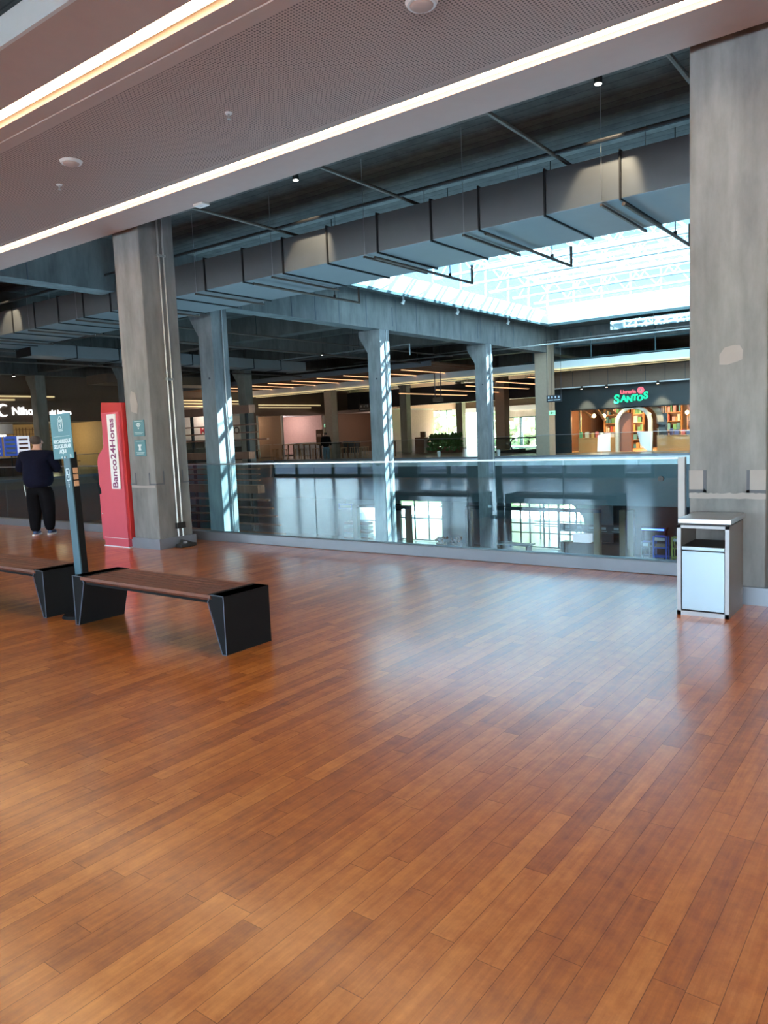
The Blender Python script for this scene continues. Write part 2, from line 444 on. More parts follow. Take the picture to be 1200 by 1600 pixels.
# main girders: along y over the column rows, cross beams along x
gb = B()
gb.box(-17.8, -17.2, 7.4, 60, 5.42, CZ)
struct('trim_4', gb, 'concrete_beam')
jb = B()
for y in (9.6, 12.9, 14.6, 16.2, 18.4, 19.55, 20.8, 22.35, 24.2, 25.6, 27.3, 29.0, 30.75, 32.4, 34.0): jb.box(-17.2, -17.19, y-.015, y+.015, 5.42, 6.6)
for y in (22.35, 23.95, 30.5, 32.1):
    jb.box(-17.2, -17.188, y-.02, y+.02, 5.6, 6.3)
struct('trim_5', jb, 'notch_dark')
n = 6
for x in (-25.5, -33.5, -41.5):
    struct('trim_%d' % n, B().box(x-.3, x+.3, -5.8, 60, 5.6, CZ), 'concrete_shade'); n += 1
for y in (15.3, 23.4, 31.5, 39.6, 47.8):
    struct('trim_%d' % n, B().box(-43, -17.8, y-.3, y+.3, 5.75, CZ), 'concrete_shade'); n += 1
struct('trim_%d' % n, B().box(-17.2, 12, 39.3, 39.9, 5.75, CZ), 'concrete_beam'); n += 1
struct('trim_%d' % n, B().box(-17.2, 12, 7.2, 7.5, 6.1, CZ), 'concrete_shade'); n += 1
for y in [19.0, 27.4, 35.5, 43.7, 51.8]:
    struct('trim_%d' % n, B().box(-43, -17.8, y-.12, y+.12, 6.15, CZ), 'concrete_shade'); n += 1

# ------------------------------------------------------------------ columns
def column(x, y, z0, z1, label, mat='concrete', w=.6, corbel=True, base=True, extra=None, group=None):
    t = thing('concrete_column', label, 'column', (x, y, z0), group)
    h = w/2
    b = B().box(x-h, x+h, y-h, y+h, z0, z1, .012)
    b.build('shaft', mat, t)
    if corbel:
        B().prism([(x-h, z1-.85), (x-h, z1), (x-h-.42, z1), (x-h-.42, z1-.2)], 'y', y-h+.02, y+h-.02).build('corbel', mat, t)
    if base:
        k = B(); e = .035
        k.box(x-h-e, x+h+e, y-h-e, y-h, z0, z0+.15).box(x-h-e, x+h+e, y+h, y+h+e, z0, z0+.15)
        k.box(x-h-e, x-h, y-h, y+h, z0, z0+.15).box(x+h, x+h+e, y-h, y+h, z0, z0+.15)
        k.build('plinth', 'curb_metal', t)
    return t
c1 = column(-9.5, 7.1, 0, CZ, 'concrete column beside the red cash machine with two small teal signs', corbel=False)
def notch(b, x0, x1, z0, z1, y, left, right, w=.022):
    if left: b.box(x0, x0+w, y-.006, y, z0, z1)
    if right: b.box(x1-w, x1, y-.006, y, z0, z1)
    b.box(x0, x1, y-.006, y, z0, z0+w)
nb = B()
notch(nb, -9.80, -9.66, .94, 1.12, 6.8, False, True); notch(nb, -9.35, -9.2, .94, 1.12, 6.8, True, False)
nb.box(-9.2, -9.194, 6.8, 6.95, .94, .962).box(-9.2, -9.194, 6.93, 6.95, .94, 1.14)
nb.box(-9.2, -9.194, 7.27, 7.4, .94, .962).box(-9.2, -9.194, 7.27, 7.29, .94, 1.14)
nb.build('socket_outline', 'notch_dark', c1)
def patch(pts, y, mat, parent, name='repair_patch'):
    return B().prism(pts, 'y', y-.004, y+.002).build(name, mat, parent)
patch([(-9.66, 2.02), (-9.52, 1.98), (-9.49, 2.12), (-9.53, 2.28), (-9.63, 2.32), (-9.67, 2.2)], 6.8, 'plaster_patch', c1)
patch([(-9.78, .9), (-9.22, .9), (-9.22, .935), (-9.5, .93), (-9.78, .938)], 6.8, 'plaster_patch', c1)
c0 = column(-1.5, 7.1, 0, CZ, 'large concrete column at the right behind the metal waste bin', corbel=False)
patch([(-1.56, 2.0), (-1.56, 2.08), (-1.52, 2.135), (-1.45, 2.15), (-1.405, 2.145), (-1.38, 2.1), (-1.385, 2.03), (-1.42, 2.015), (-1.5, 1.995)], 6.8, 'plaster_patch', c0)
patch([(-1.8, .96), (-1.685, .96), (-1.685, 1.125), (-1.8, 1.125)], 6.8, 'plaster_patch', c0)
patch([(-1.32, .96), (-1.2, .96), (-1.2, 1.125), (-1.32, 1.125)], 6.8, 'plaster_patch', c0)
zz = [(-1.8, .885)]+[(-1.8+.6*i/24, .93+random.uniform(-.006, .008)) for i in range(25)]+[(-1.2, .885)]+[(-1.2-.6*i/12, .885+random.uniform(-.004, .004)) for i in range(1, 12)]
patch(zz, 6.8, 'plaster_patch', c0)
nb = B(); notch(nb, -1.8, -1.66, .935, 1.125, 6.8, False, True, .024); notch(nb, -1.345, -1.2, .935, 1.125, 6.8, True, False, .024)
nb.build('socket_outline', 'notch_dark', c0)
lab = {('m', 15.3): 'tall concrete column in the void with a bright sunlit patch low on its side',
       ('m', 23.4): 'concrete column in the void with one side fully white in sunlight',
       ('m', 31.5): 'slim far concrete column in the void at the far end of the girder'}
for y in (15.3, 23.4, 31.5):
    c = column(-17.5, y, LZ, 5.42, lab[('m', y)], base=False)
    fy = y-.3
    B().cone((-17.42, fy-.003, 3.35 if y < 20 else 3.6), .035, .035, .012, 12, Matrix.Rotation(PI/2, 3, 'X')).build('anchor_hole', 'ink_dark', c)
    B().tube([(-17.17, y+.08, LZ), (-17.17, y+.08, 5.42)], .022).build('drain_pipe', 'galvanised', c)
    if y > 30:
        for z_ in (-2.05, ):
            B().box(-17.28, -17.12, y-.36, y-.3, z_-.06, z_+.06).build('junction_box', 'white_paint', c)
cf = column(-17.5, 38.1, 0, 5.9, 'wide beige clad column in front of the bookshop', 'beige_wall', w=.77, corbel=False, base=False)
column(-33.5, 23.4, 0, 5.6, 'dim grey column seen just left of the nearest column, behind the cash machine', corbel=True, base=False)
column(-33.6, 39.3, 0, 5.75, 'beige lit column between the two far food shops', 'beige_wall', corbel=True, base=False, w=.62)
column(-33.5, 31.5, 0, 5.6, 'brown column behind the timber slat screen', 'concrete_warm', corbel=True, base=False)
column(-41.5, 23.2, 0, 5.6, 'dark brown column in front of the white lit shop sign', 'concrete_warm', corbel=True, base=False)
column(-33.5, 47.9, 0, 5.75, 'dark column left of the green hedge planter in the far hall', 'concrete_warm', corbel=True, base=False)
column(-33.5, 56.1, 0, 6.5, 'slim brown column in front of the far windows', 'concrete_warm', corbel=True, base=False)
column(-27.4, 52.0, 0, 6.5, 'beige column left of the far entrance doors', 'beige_wall', corbel=False, base=False, w=.8)

# conduits on the near column
cn = thing('electrical_conduit', 'two galvanised conduits running down the side of the near column to a socket', 'conduit', (-9.18, 7.16, 0))
for y0 in (7.10, 7.18):
    B().tube([(-9.145, y0, .155), (-9.17, y0+.01, .3), (-9.17, y0, CZ)], .014, 10).build('conduit_pipe', 'galvanised', cn)
B().box(-9.195, -9.145, 7.08, 7.24, .27, .36, .006).build('junction_box', 'dark_steel', cn)
for z_ in (2.45, 4.2): B().box(-9.195, -9.15, 7.07, 7.21, z_, z_+.03).build('clamp', 'galvanised', cn)
sk = thing('floor_socket', 'black cable connector lying on the floor at the foot of the near column', 'power connector', (-9.05, 7.12, 0))
B().box(-9.14, -9.0, 7.02, 7.3, 0, .05, .01).build('plug_body', 'black_rubber', sk)
B().tube([(-9.1, 7.1, .04), (-9.12, 7.12, .09), (-9.08, 7.2, .07), (-9.05, 7.28, .03)], .016).build('cable', 'black_rubber', sk)
B().box(-9.08, -9.04, 7.12, 7.16, .05, .08).build('connector', 'brushed_steel', sk)

# ------------------------------------------------------------------ dropped soffit with light strips
SZ = 4.5
struct('trim_30', B().box(-43, 12, 4.02, 5.86, SZ, SZ+.2), 'soffit_panel')
struct('trim_31', B().box(-43, 12, 6.09, 6.64, SZ, SZ+.2).box(-43, 12, 3.16, 3.66, SZ, SZ+.2).box(-43, 12, 3.86, 4.03, SZ+.012, SZ+.2).box(-43, 12, 5.85, 5.94, SZ+.012, SZ+.2), 'soffit_paint')
struct('trim_32', B().box(-43, 12, 3.13, 3.16, SZ, SZ+.2), 'soffit_side')
struct('trim_33', B().box(-43, 12, 5.94, 6.09, SZ+.10, SZ+.2).box(-43, 12, 3.66, 3.86, SZ+.10, SZ+.2), 'soffit_paint')
for i, (ya, yb, lb) in enumerate(((5.985, 6.055, 'long warm recessed light strip nearest the edge of the dropped ceiling'), (3.70, 3.80, 'long warm recessed light strip at the upper left of the dropped ceiling'))):
    t = thing('light_strip', lb, 'light strip', (-15, (ya+yb)/2, SZ+.03))
    B().box(-42.8, 11.8, ya, yb, SZ+.03, SZ+.05).build('diffuser', 'strip_warm', t)
    B().box(-42.8, 11.8, ya-.02, yb+.02, SZ+.05, SZ+.09).build('housing', 'white_metal', t)
def spr(x, y, z, label, drop=.05):
    t = thing('ceiling_sprinkler', label, 'sprinkler', (x, y, z-drop))
    B().cone((x, y, z-.008), .03, .036, .012, 16).build('escutcheon', 'white_metal', t)
    B().cone((x, y, z-.03), .008, .01, .045, 10).box(x-.014, x+.014, y-.002, y+.002, z-.055, z-.03).build('frame', 'galvanised', t)
    B().cone((x, y, z-.058), .018, .018, .003, 12).build('deflector', 'galvanised', t)
spr(-5.34, 5.02, SZ, 'small sprinkler head right of centre in the perforated dropped ceiling')
spr(-8.17, 5.03, SZ, 'small sprinkler head near the left edge in the perforated dropped ceiling')
for x, y, lb in ((-7.43, 4.73, 'round white ceiling speaker at the left of the perforated ceiling'), (-3.02, 4.70, 'round white ceiling speaker at the top edge of the photo')):
    t = thing('ceiling_speaker', lb, 'speaker', (x, y, SZ-.04))
    B().cone((x, y, SZ-.012), .10, .115, .024, 32).build('rim', 'white_metal', t, smooth=False)
    B().sph((x, y, SZ-.02), .085, 1, 1, .35).build('grille', 'soffit_paint', t, smooth=True)
t = thing('access_point', 'small white box under the edge of the dropped ceiling', 'wireless router', (-7.61, 6.6, SZ-.03))
B().box(-7.7, -7.52, 6.54, 6.66, SZ-.03, SZ, .006).build('body', 'white_paint', t)
B().box(-7.64, -7.58, 6.6, 6.605, SZ-.033, SZ-.03).build('indicator', 'galvanised', t)

# ------------------------------------------------------------------ main duct
DY0, DY1, DZ0, DZ1 = 11.9, 13.95, 4.97, 5.66
du = thing('ventilation_duct', 'long grey rectangular air duct hanging across the void under the ceiling', 'duct', (-14, 12.9, DZ0))
fl = [-.44, -1.68, -2.92, -4.16, -5.4, -6.62, -7.6, -8.81, -10.06, -11.28, -12.49, -13.74, -14.96, -16.2, -17.42, -18.65, -19.87, -21.11, -22.33, -23.57, -24.8, -26.04]
for i, (a, b_) in enumerate(zip(fl[:-1], fl[1:])):
    B().box(b_+.01, a-.01, DY0, DY1, DZ0, DZ1, .012).build('duct_section', 'duct_grey', du)
for x in fl:
    e = .03
    B().box(x-.014, x+.014, DY0-e, DY0, DZ0-e, DZ1+e).box(x-.014, x+.014, DY1, DY1+e, DZ0-e, DZ1+e).box(x-.014, x+.014, DY0, DY1, DZ0-e, DZ0).box(x-.014, x+.014, DY0, DY1, DZ1, DZ1+e).build('flange', 'dark_steel', du)
for x in fl[1::2]:
    xx = x-.28
    B().box(xx-.02, xx+.02, DY0-.08, DY1+.05, DZ0-.075, DZ0-.035).build('hanger_bar', 'pipe_brown', du)
    for yy in (DY0-.05, DY1+.03): B().tube([(xx, yy, DZ0-.08), (xx, yy, CZ)], .006, 6).build('hanger_rod', 'galvanised', du)
B().tube([(-26, 11.65, 5.80), (12, 11.65, 5.80)], .035, 8).build('edge_pipe', 'dark_steel', du)
# second duct along y, left
d2 = thing('ventilation_duct', 'grey square duct running away on the left of the hall', 'duct', (-25.9, 18, 4.74))
for i in range(8):
    B().box(-26.4, -25.5, 14.1+i*1.75+.01, 14.1+(i+1)*1.75-.01, 4.74, 5.16, .01).build('duct_section', 'duct_grey', d2)
    B().box(-26.43, -25.47, 14.1+i*1.75-.015, 14.1+i*1.75+.015, 4.71, 5.19).build('flange', 'dark_steel', d2)
for y in (15, 18, 23, 27):
    for x in (-25.86, -26.3): B().tube([(x, y, 5.16), (x, y, CZ)], .008, 6).build('hanger_rod', 'dark_steel', d2)
d3 = thing('ventilation_duct', 'brownish duct high at the far left behind the girders', 'duct', (-38, 27, 4.9))
B().box(-39.2, -37.2, 24.8, 33.4, 4.95, 5.45, .01).build('duct_body', 'brown_panel', d3)
for y in (26, 32.5): B().tube([(-38.2, y, 5.45), (-38.2, y, CZ)], .01, 6).build('hanger_rod', 'dark_steel', d3)

# ------------------------------------------------------------------ sprinkler and service pipes
def pipe(pts, r, label, mat='pipe_brown', ups=(), group=None, name='sprinkler_pipe'):
    t = thing(name, label, 'pipe', pts[0], group)
    B().tube(pts, r).build('pipe', mat, t)
    for p in ups:
        B().tube([p, (p[0], p[1], CZ)], .010, 6).build('hanger_rod', 'dark_steel', t)
        B().box(p[0]-.03, p[0]+.03, p[1]-.015, p[1]+.015, p[2]-.02, p[2]+.07).build('pipe_clamp', 'dark_steel', t)
    return t
ords = ['rightmost', 'second from right', 'third from right', 'fourth from right', 'fifth from right', 'sixth from right']
for i, x in enumerate((-2.75, -5.12, -8.12, -11.2)):
    pipe([(x, 6.9, 5.78), (x, 11.62, 5.78), (x, 14.6, 5.78)], .032, 'brown pipe between dropped ceiling and duct, %s of the four' % ords[i], ups=[(x, 9.5, 5.8)])
for i, x in enumerate((-4.08, -6.45, -8.82, -12.1)):
    pipe([(x, DY0-.1, DZ0-.115), (x, 15.45, DZ0-.115), (x, 15.45, DZ0+.28)], .03, 'brown pipe passing under the duct with an upturned end, %s of the four' % ords[i], ups=[(x, 14.5, DZ0-.1)])
for i, (y, z) in enumerate(((7.9, 6.35), (9.0, 6.45), (10.2, 6.4))):
    pipe([(-30, y, z), (12, y, z)], .04, ['service pipe under the ceiling nearest the dropped ceiling', 'middle service pipe under the dark ceiling', 'service pipe under the ceiling nearest the duct'][i], 'dark_steel', ups=[(x, y, z) for x in (-2.5, -7.5, -13)], name='service_pipe')
k = 0
for (x, y0, y1, z) in ((-20.5, 14.3, 33.7, 5.3), (-22.5, 14.3, 33.7, 5.15), (-29, 14.3, 33.7, 5.3), (-31, 14.3, 33.7, 5.1)):
    pipe([(x, y0, z), (x, y1, z)], .035, 'dim pipe running away under the left ceiling, %s of four' % ['nearest the void columns', 'second from the void columns', 'third from the void columns', 'farthest from the void columns'][k], 'pipe_brown', ups=[(x, q, z) for q in (15, 20, 26)], name='service_pipe'); k += 1
k = 0
for (y, z, x0, x1) in ((26.5, 5.2, -30, -18.2), (33.5, 5.35, -32, -5), (37.5, 5.95, -30, 10)):
    pipe([(x0, y, z), (x1, y, z), (x1, y, z-.45)], .03, ['pale bent pipe behind the middle void column', 'long pale pipe above the far balcony edge', 'pipe high above the bookshop front'][k], 'galvanised', ups=[(x0+2, y, z), (x1-3, y, z)], name='service_pipe'); k += 1

def downlight(x, y, z, label, power=0, target=None, r=.06, col=(1, .85, .6)):
    t = thing('downlight', label, 'ceiling light', (x, y, z))
    B().cone((x, y, z+.05), r, r, .12, 16).build('housing', 'dark_steel', t)
    B().cone((x, y, z-.012), r*.8, r*.8, .006, 16).build('lens', 'lamp_white', t)
    B().tube([(x, y, z+.1), (x, y, CZ)], .01, 6).build('stem', 'dark_steel', t)
    if power:
        ld = bpy.data.lights.new('downlight_lamp', 'SPOT'); lo = bpy.data.objects.new('downlight_lamp', ld); COL.objects.link(lo)
        lo.parent = t; lo.location = (0, 0, -.04); ld.energy = power; ld.color = col; ld.spot_size = math.radians(50); ld.spot_blend = .5; ld.shadow_soft_size = .04
        if target:
            d = Vector(target)-Vector((x, y, z-.04)); lo.rotation_euler = d.to_track_quat('-Z', 'Y').to_euler()
downlight(-4.15, 11.0, 6.35, 'lit round downlight at the right above the duct', 110, (-4.4, 11.9, 5.1))
downlight(-10.0, 11.0, 6.35, 'lit round downlight left of centre above the duct', 110, (-10.5, 11.9, 5.1))
downlight(-21.9, 11.0, 6.2, 'lit downlight at the left above the duct', 110, (-22.4, 11.9, 5.1))
downlight(-23.0, 26.5, 5.2, 'tiny far downlight behind the void column girders')
downlight(-37.0, 19.5, 5.1, 'tiny downlight above the lit shop sign')
for i, (x, y) in enumerate(((-16.9, 24.3), (-16.9, 28.3), (-16.9, 32.9))):
    t = thing('spotlight', 'small white spotlight on the roof light edge, %s' % ['nearest the camera', 'the middle one', 'the farthest one'][i], 'spotlight', (x, y, 6.45))
    B().cone((x, y, 6.5), .07, .05, .16, 14, Matrix.Rotation(.6, 3, 'Y')).build('lamp_body', 'white_paint', t)
    B().box(x-.03, x+.03, y-.03, y+.03, 6.58, CZ).build('mount', 'white_metal', t)

# ------------------------------------------------------------------ roof light
e = .12
kb = B().box(SX0-e, SX0+.03, SY0-e, SY1+e, CZ-.02, 7.35).box(SX1-.03, SX1+e, SY0-e, SY1+e, CZ-.02, 7.55)
kb.box(SX0, SX1, SY0-e, SY0+.03, CZ-.02, 7.55).box(SX0, SX1, SY1-.03, SY1+e, CZ-.02, 7.6)
struct('trim_40', kb, 'white_metal')
struct('trim_41', B().box(SX0-.02, SX0+.1, SY0, SY1-.1, CZ-.12, CZ-.02).box(SX0-.02, SX1, SY1-.12, SY1, CZ-.14, CZ-.02).box(SX0, SX1, SY0, SY0+.1, CZ-.12, CZ-.02), 'frame_teal')
gc = thing('glass_smoke_curtain', 'shiny glass band under the far edge of the roof light', 'glass panel', (-4, 37.0, 6.1))
for i in range(9): B().box(-13.5+i*2.1, -11.43+i*2.1, 37.0, 37.02, 6.1, 6.72).build('glass_panel', 'mirror_glass', gc)
# trusses
def truss(y, label):
    t = thing('roof_truss', label, 'truss', (SX0, y, 7.5), 'white lattice trusses under the roof light')
    zb, zt = 7.62, 8.5
    B().box(SX0, SX1, y-.08, y+.08, zb-.10, zb, .01).build('bottom_chord', 'white_metal', t)
    B().box(SX0, SX1, y-.05, y+.05, zt, zt+.10, .01).build('top_chord', 'white_metal', t)
    k = int((SX1-SX0)/1.4)
    for i in range(k):
        xa = SX0+.3+i*1.4
        B().bar((xa, y, zb), (xa+.7, y, zt), .045, .045, (0, 1, 0)).build('brace', 'white_metal', t)
        B().bar((xa+.7, y, zt), (xa+1.4, y, zb), .045, .045, (0, 1, 0)).build('brace', 'white_metal', t)
    return t
tr = ['nearest the duct', 'second from the duct', 'third from the duct', 'fourth from the duct', 'fifth from the duct', 'sixth from the duct', 'farthest from the duct']
tt = truss(21.6, 'white roof lattice truss %s' % tr[0])
for i in range(1, 7):
    dup(tt, (SX0, 21.6+2.25*i, 7.5), 'white roof lattice truss %s' % tr[i])
rf = B()
for i in range(17):
    x = SX0+i*(SX1-SX0)/16
    rf.box(x-.02, x+.02, SY0, SY1, 8.66, 8.72)
for i in range(9):
    y = SY0+i*(SY1-SY0)/8
    rf.box(SX0, SX1, y-.04, y+.04, 8.6, 8.7)
for x in (SX0, SX1):
    for i in range(9):
        y = SY0+i*(SY1-SY0)/8; rf.box(x-.04, x+.04, y-.04, y+.04, 7.35, 8.65)
for y in (SY0, SY1):
    for i in range(17):
        x = SX0+i*(SX1-SX0)/16; rf.box(x-.03, x+.03, y-.03, y+.03, 7.55, 8.65)
struct('window_1', rf, 'white_metal')
struct('window_2', B().box(SX0-.1, SX1+.1, SY0-.1, SY1+.1, 8.73, 8.745).box(SX0-.06, SX0-.05, SY0, SY1, 7.35, 8.7).box(SX1+.05, SX1+.06, SY0, SY1, 7.55, 8.7).box(SX0, SX1, SY0-.06, SY0-.05, 7.55, 8.7).box(SX0, SX1, SY1+.05, SY1+.06, 7.6, 8.7), 'roof_glass')
k = 0
for z, y in ((7.0, 35.6), (7.25, 34.6)):
    pipe([(SX0, y, z), (SX1, y, z)], .02, ['lower thin rod across the roof light opening', 'upper thin rod across the roof light opening'][k], 'white_metal', name='tie_rod'); k += 1

# ------------------------------------------------------------------ balustrades
ra = thing('glass_balustrade', 'near glass balustrade with low grey curb along the void', 'railing', (-12, 7.8, 0))
B().box(-35, -1.83, 7.74, 7.9, 0, .14, .008).build('curb', 'curb_metal', ra)
x = -2.17
GZ = 1.175
xs = []
while x > -34.5:
    xs.append(x); x -= 1.213
for i in range(len(xs)-1):
    B().box(xs[i+1]+.008, xs[i]-.008, 7.79, 7.805, .14, GZ).build('glass_panel', 'rail_glass', ra)
B().box(xs[-1], xs[0]+.02, 7.782, 7.812, GZ, GZ+.018).build('top_rail', 'brushed_steel', ra)
B().box(-2.165, -2.10, 7.77, 7.83, .14, GZ+.018).build('end_post', 'white_metal', ra)
B().cone((-2.33, 7.77, .98), .028, .028, .03, 20, Matrix.Rotation(PI/2, 3, 'X')).build('dark_disc', 'dark_steel', ra)  # dark disc just in front of the end glass
rd = thing('glass_balustrade', 'short glass balustrade continuing to the right behind the large column', 'railing', (5, 7.8, 0))
B().box(-1.1, 12, 7.74, 7.9, 0, .14, .008).build('curb', 'curb_metal', rd)
for i in range(10): B().box(-1.1+i*1.3+.01, -1.1+(i+1)*1.3-.01, 7.79, 7.805, .14, GZ).build('glass_panel', 'rail_glass', rd)
B().box(-1.1, 11.9, 7.782, 7.812, GZ, GZ+.018).build('top_rail', 'brushed_steel', rd)
rb = thing('glass_balustrade', 'far glass balustrade along the opposite edge of the void', 'railing', (-20, 35.1, 0))
B().box(-35, 10, 35.02, 35.2, 0, .12).build('curb', 'curb_metal', rb)
B().box(-35, 10, 34.98, 35.02, -.36, .02).build('edge_strip', 'white_metal', rb)
x = 10
while x > -34:
    B().box(x-2.3, x-.03, 35.1, 35.115, .12, 1.12).build('glass_panel', 'far_rail_glass', rb); x -= 2.33
B().box(-35, 10, 35.09, 35.125, 1.12, 1.14).build('top_rail', 'brushed_steel', rb)
rc = thing('glass_balustrade', 'left glass balustrade in front of the lit food shops', 'railing', (-35.1, 20, 0))
B().box(-35.2, -35.02, 7.95, 35, 0, .12).build('curb', 'curb_metal', rc)
y = 8
while y < 34:
    B().box(-35.115, -35.1, y+.03, y+2.2, .12, 1.12).build('glass_panel', 'far_rail_glass', rc); y += 2.24
B().box(-35.125, -35.09, 7.95, 35, 1.12, 1.14).build('top_rail', 'brushed_steel', rc)

# ------------------------------------------------------------------ benches
def bench(x0, x1, label):
    y0, y1, H = 3.56, 4.02, .435
    t = thing('bench', label, 'bench', ((x0+x1)/2, 3.79, 0))
    cap = .13
    # slatted seat
    ns = 6; sw = (y1-y0)/ns
    for i in range(ns):
        ya = y0+i*sw
        if i == 0:
            b = B().prism([(ya, H-.002), (ya+sw-.006, H-.002), (ya+sw-.006, H-.05), (ya+.03, H-.05), (ya, H-.025)], 'x', x0+cap, x1-cap)
        else: b = B().box(x0+cap, x1-cap, ya, ya+sw-.006, H-.05, H-.002, .003)
        b.build('seat_slat', 'bench_wood', t)
    B().box(x0+.12, x1-.12, y0+.03, y1-.03, H-.07, H-.052).build('seat_frame', 'black_steel', t)
    for s in (0, 1):
        xo = x1 if s else x0; d = -1 if s else 1
        poly = [(xo, H), (xo+d*.17, H), (xo+d*.17, H-.055), (xo+d*.045, 0), (xo, 0)]
        lg = B().prism(poly, 'y', y0+.012, y1-.0).build('leg', 'black_steel', t)
        ed = B(); pl = [(xo, H), (xo+d*.13, H), (xo+d*.17, H-.055), (xo+d*.045, 0), (xo, 0)]
        for a, c in zip(pl, pl[1:]+pl[:1]):
            ed.bar((a[0], y0+.006, a[1]), (c[0], y0+.008, c[1]), .004, .006, (0, 1, 0))
        ed.build('steel_edge', 'black_steel_edge', lg)
        B().box(min(xo, xo+d*cap), max(xo, xo+d*cap), y0, y1, H-.004, H).build('end_cap', 'dark_steel', t)
    return t
bench(-6.09, -4.15, 'wooden slatted bench with black folded steel legs, nearer the centre')
bench(-8.55, -6.58, 'wooden slatted bench at the left edge, cut off by the photo')

# ------------------------------------------------------------------ charging post sign
sp_ = thing('charging_sign', 'slim teal phone charging post with tilted sign plate between the benches', 'sign', (-6.35, 3.8, 0))
SXc, SYc = -6.30, 3.80
B().cone((SXc-.06, SYc-.02, .012), .165, .15, .024, 40).build('base_plate', 'black_steel', sp_)
# slightly leaning tapered post
P0, P1 = Vector((-6.295, 3.76, .02)), Vector((-6.345, 3.76, 1.50))
def obox(a, b, wx0, wx1, wy):
    bb = B(); a, b = Vector(a), Vector(b)
    vs = []
    for p, ww in ((a, wx0), (b, wx1)):
        for sx, sy in ((-1, -1), (1, -1), (1, 1), (-1, 1)):
            vs.append(bb.bm.verts.new((p.x+sx*ww/2, p.y+sy*wy/2, p.z)))
    f = bb.bm.faces.new
    f(vs[0:4]); f(vs[4:8])
    for i in range(4): f((vs[i], vs[(i+1) % 4], vs[4+(i+1) % 4], vs[4+i]))
    return bb
obox(P0, P1, .105, .10, .012).build('post_front', 'pole_teal', sp_)
obox(P0+Vector((.0, .036, 0)), P1+Vector((.0, .036, 0)), .105, .10, .06).build('post_core', 'black_steel', sp_)
pv = (P1-P0).normalized()
def onpost(z, dx=0, dy=-.0): 
    k = (z-P0.z)/(P1.z-P0.z); p = P0.lerp(P1, k); return Vector((p.x+dx, p.y+dy, p.z))
xd = Vector((pv.z, 0, -pv.x)); ydv = pv
def plate(c, w_, h_, yy, t_=.006, rr=.012):
    bb = B(); pts = []
    for (sx, sy, a0) in ((1, 1, 0), (-1, 1, 90), (-1, -1, 180), (1, -1, 270)):
        for k in range(5):
            a = math.radians(a0+k*22.5)
            pts.append(((sx*(w_/2-rr)+rr*math.cos(a)), (sy*(h_/2-rr)+rr*math.sin(a))))
    P = [Vector(c)+xd*p[0]+ydv*p[1] for p in pts]
    bb.prism([(p.x, p.z) for p in P], 'y', yy, yy+t_); return bb
PC = onpost(1.642); py = 3.76-.014
pl = plate((PC.x-.015, 0, PC.z), .325, .40, py-.006); pl = pl.build('sign_plate', 'sign_teal', sp_)
def ton(name, s, size, u, v, bold=.002, mat='ink_white', par=None, yy=None):
    o = Vector((PC.x-.015, (py-.008) if yy is None else yy, PC.z))+xd*u+ydv*v
    return text(name, s, size, mat, o, xd, ydv, par or pl, .0008, bold)
ton('lettering', 'RECARREGUE', .045, 0, -.045); ton('lettering', 'SEU CELULAR', .045, 0, -.09); ton('lettering', 'AQUI', .045, 0, -.135)
b = B(); o = Vector((PC.x-.015, 0, PC.z))
def lb(b, u0, v0, u1, v1, w_=.005, yy=None):
    yy = py-.009 if yy is None else yy
    a = o+xd*u0+ydv*v0; c = o+xd*u1+ydv*v1
    b.bar((a.x, yy, a.z), (c.x, yy, c.z), .0015, w_, (0, 0, 1) if abs(u1-u0) > abs(v1-v0) else (1, 0, 0))
def line2(b, u0, v0, u1, v1, w_=.005):
    a = o+xd*u0+ydv*v0; c = o+xd*u1+ydv*v1
    d = (c-a).normalized(); nrm = Vector((-d.z, 0, d.x))*w_/2
    b.prism([((a+nrm).x, (a+nrm).z), ((c+nrm).x, (c+nrm).z), ((c-nrm).x, (c-nrm).z), ((a-nrm).x, (a-nrm).z)], 'y', py-.0095, py-.008)
for q in ((-.035, .05, -.035, .15), (.035, .05, .035, .15), (-.035, .05, .035, .05), (-.035, .15, -.015, .165), (.035, .15, .015, .165), (-.015, .165, -.015, .175), (.015, .165, .015, .175), (-.015, .175, .015, .175), (-.02, .13, .02, .13), (-.02, .145, .02, .145), (-.02, .13, -.02, .145), (.02, .13, .02, .145), (.008, .115, -.008, .095), (-.008, .095, .008, .095), (.008, .095, -.006, .075), (-.02, .062, .02, .062)):
    line2(b, *q, .006)
line2(b, -.13, .0, .13, .0, .002)
for q in ((.11, -.19, .11, -.165), (.125, -.19, .125, -.165), (.11, -.165, .125, -.165), (.11, -.19, .125, -.19)): line2(b, *q, .006)
b.build('battery_symbol', 'ink_white', pl)
for u in (-.01, .035):
    c = o+xd*u+ydv*(-.188); B().cone((c.x, py-.012, c.z), .010, .010, .008, 14, Matrix.Rotation(PI/2, 3, 'X')).build('screw', 'brushed_steel', sp_)
b = B(); o = Vector((onpost(1.30).x, 0, 1.30)); py_s = py; py = 3.76+.003
for q in ((-.025, -.05, -.025, .05), (.025, -.05, .025, .05), (-.025, .05, .025, .05), (-.025, -.05, .025, -.05), (0, .03, -.01, 0), (-.01, 0, .01, 0), (.01, 0, 0, -.03), (0, -.05, 0, -.075), (-.01, -.075, .01, -.075), (-.01, -.09, .01, -.09), (0, -.09, 0, -.115)):
    line2(b, *q, .006)
b.build('phone_symbol', 'ink_white', sp_)
for k_ in range(3):
    c = onpost(1.335-.058*k_, .0, .036); B().box(c.x+.048, c.x+.060, c.y-.022, c.y+.022, c.z-.024, c.z+.024, .002).build('charging_pad', 'wood_token', sp_)

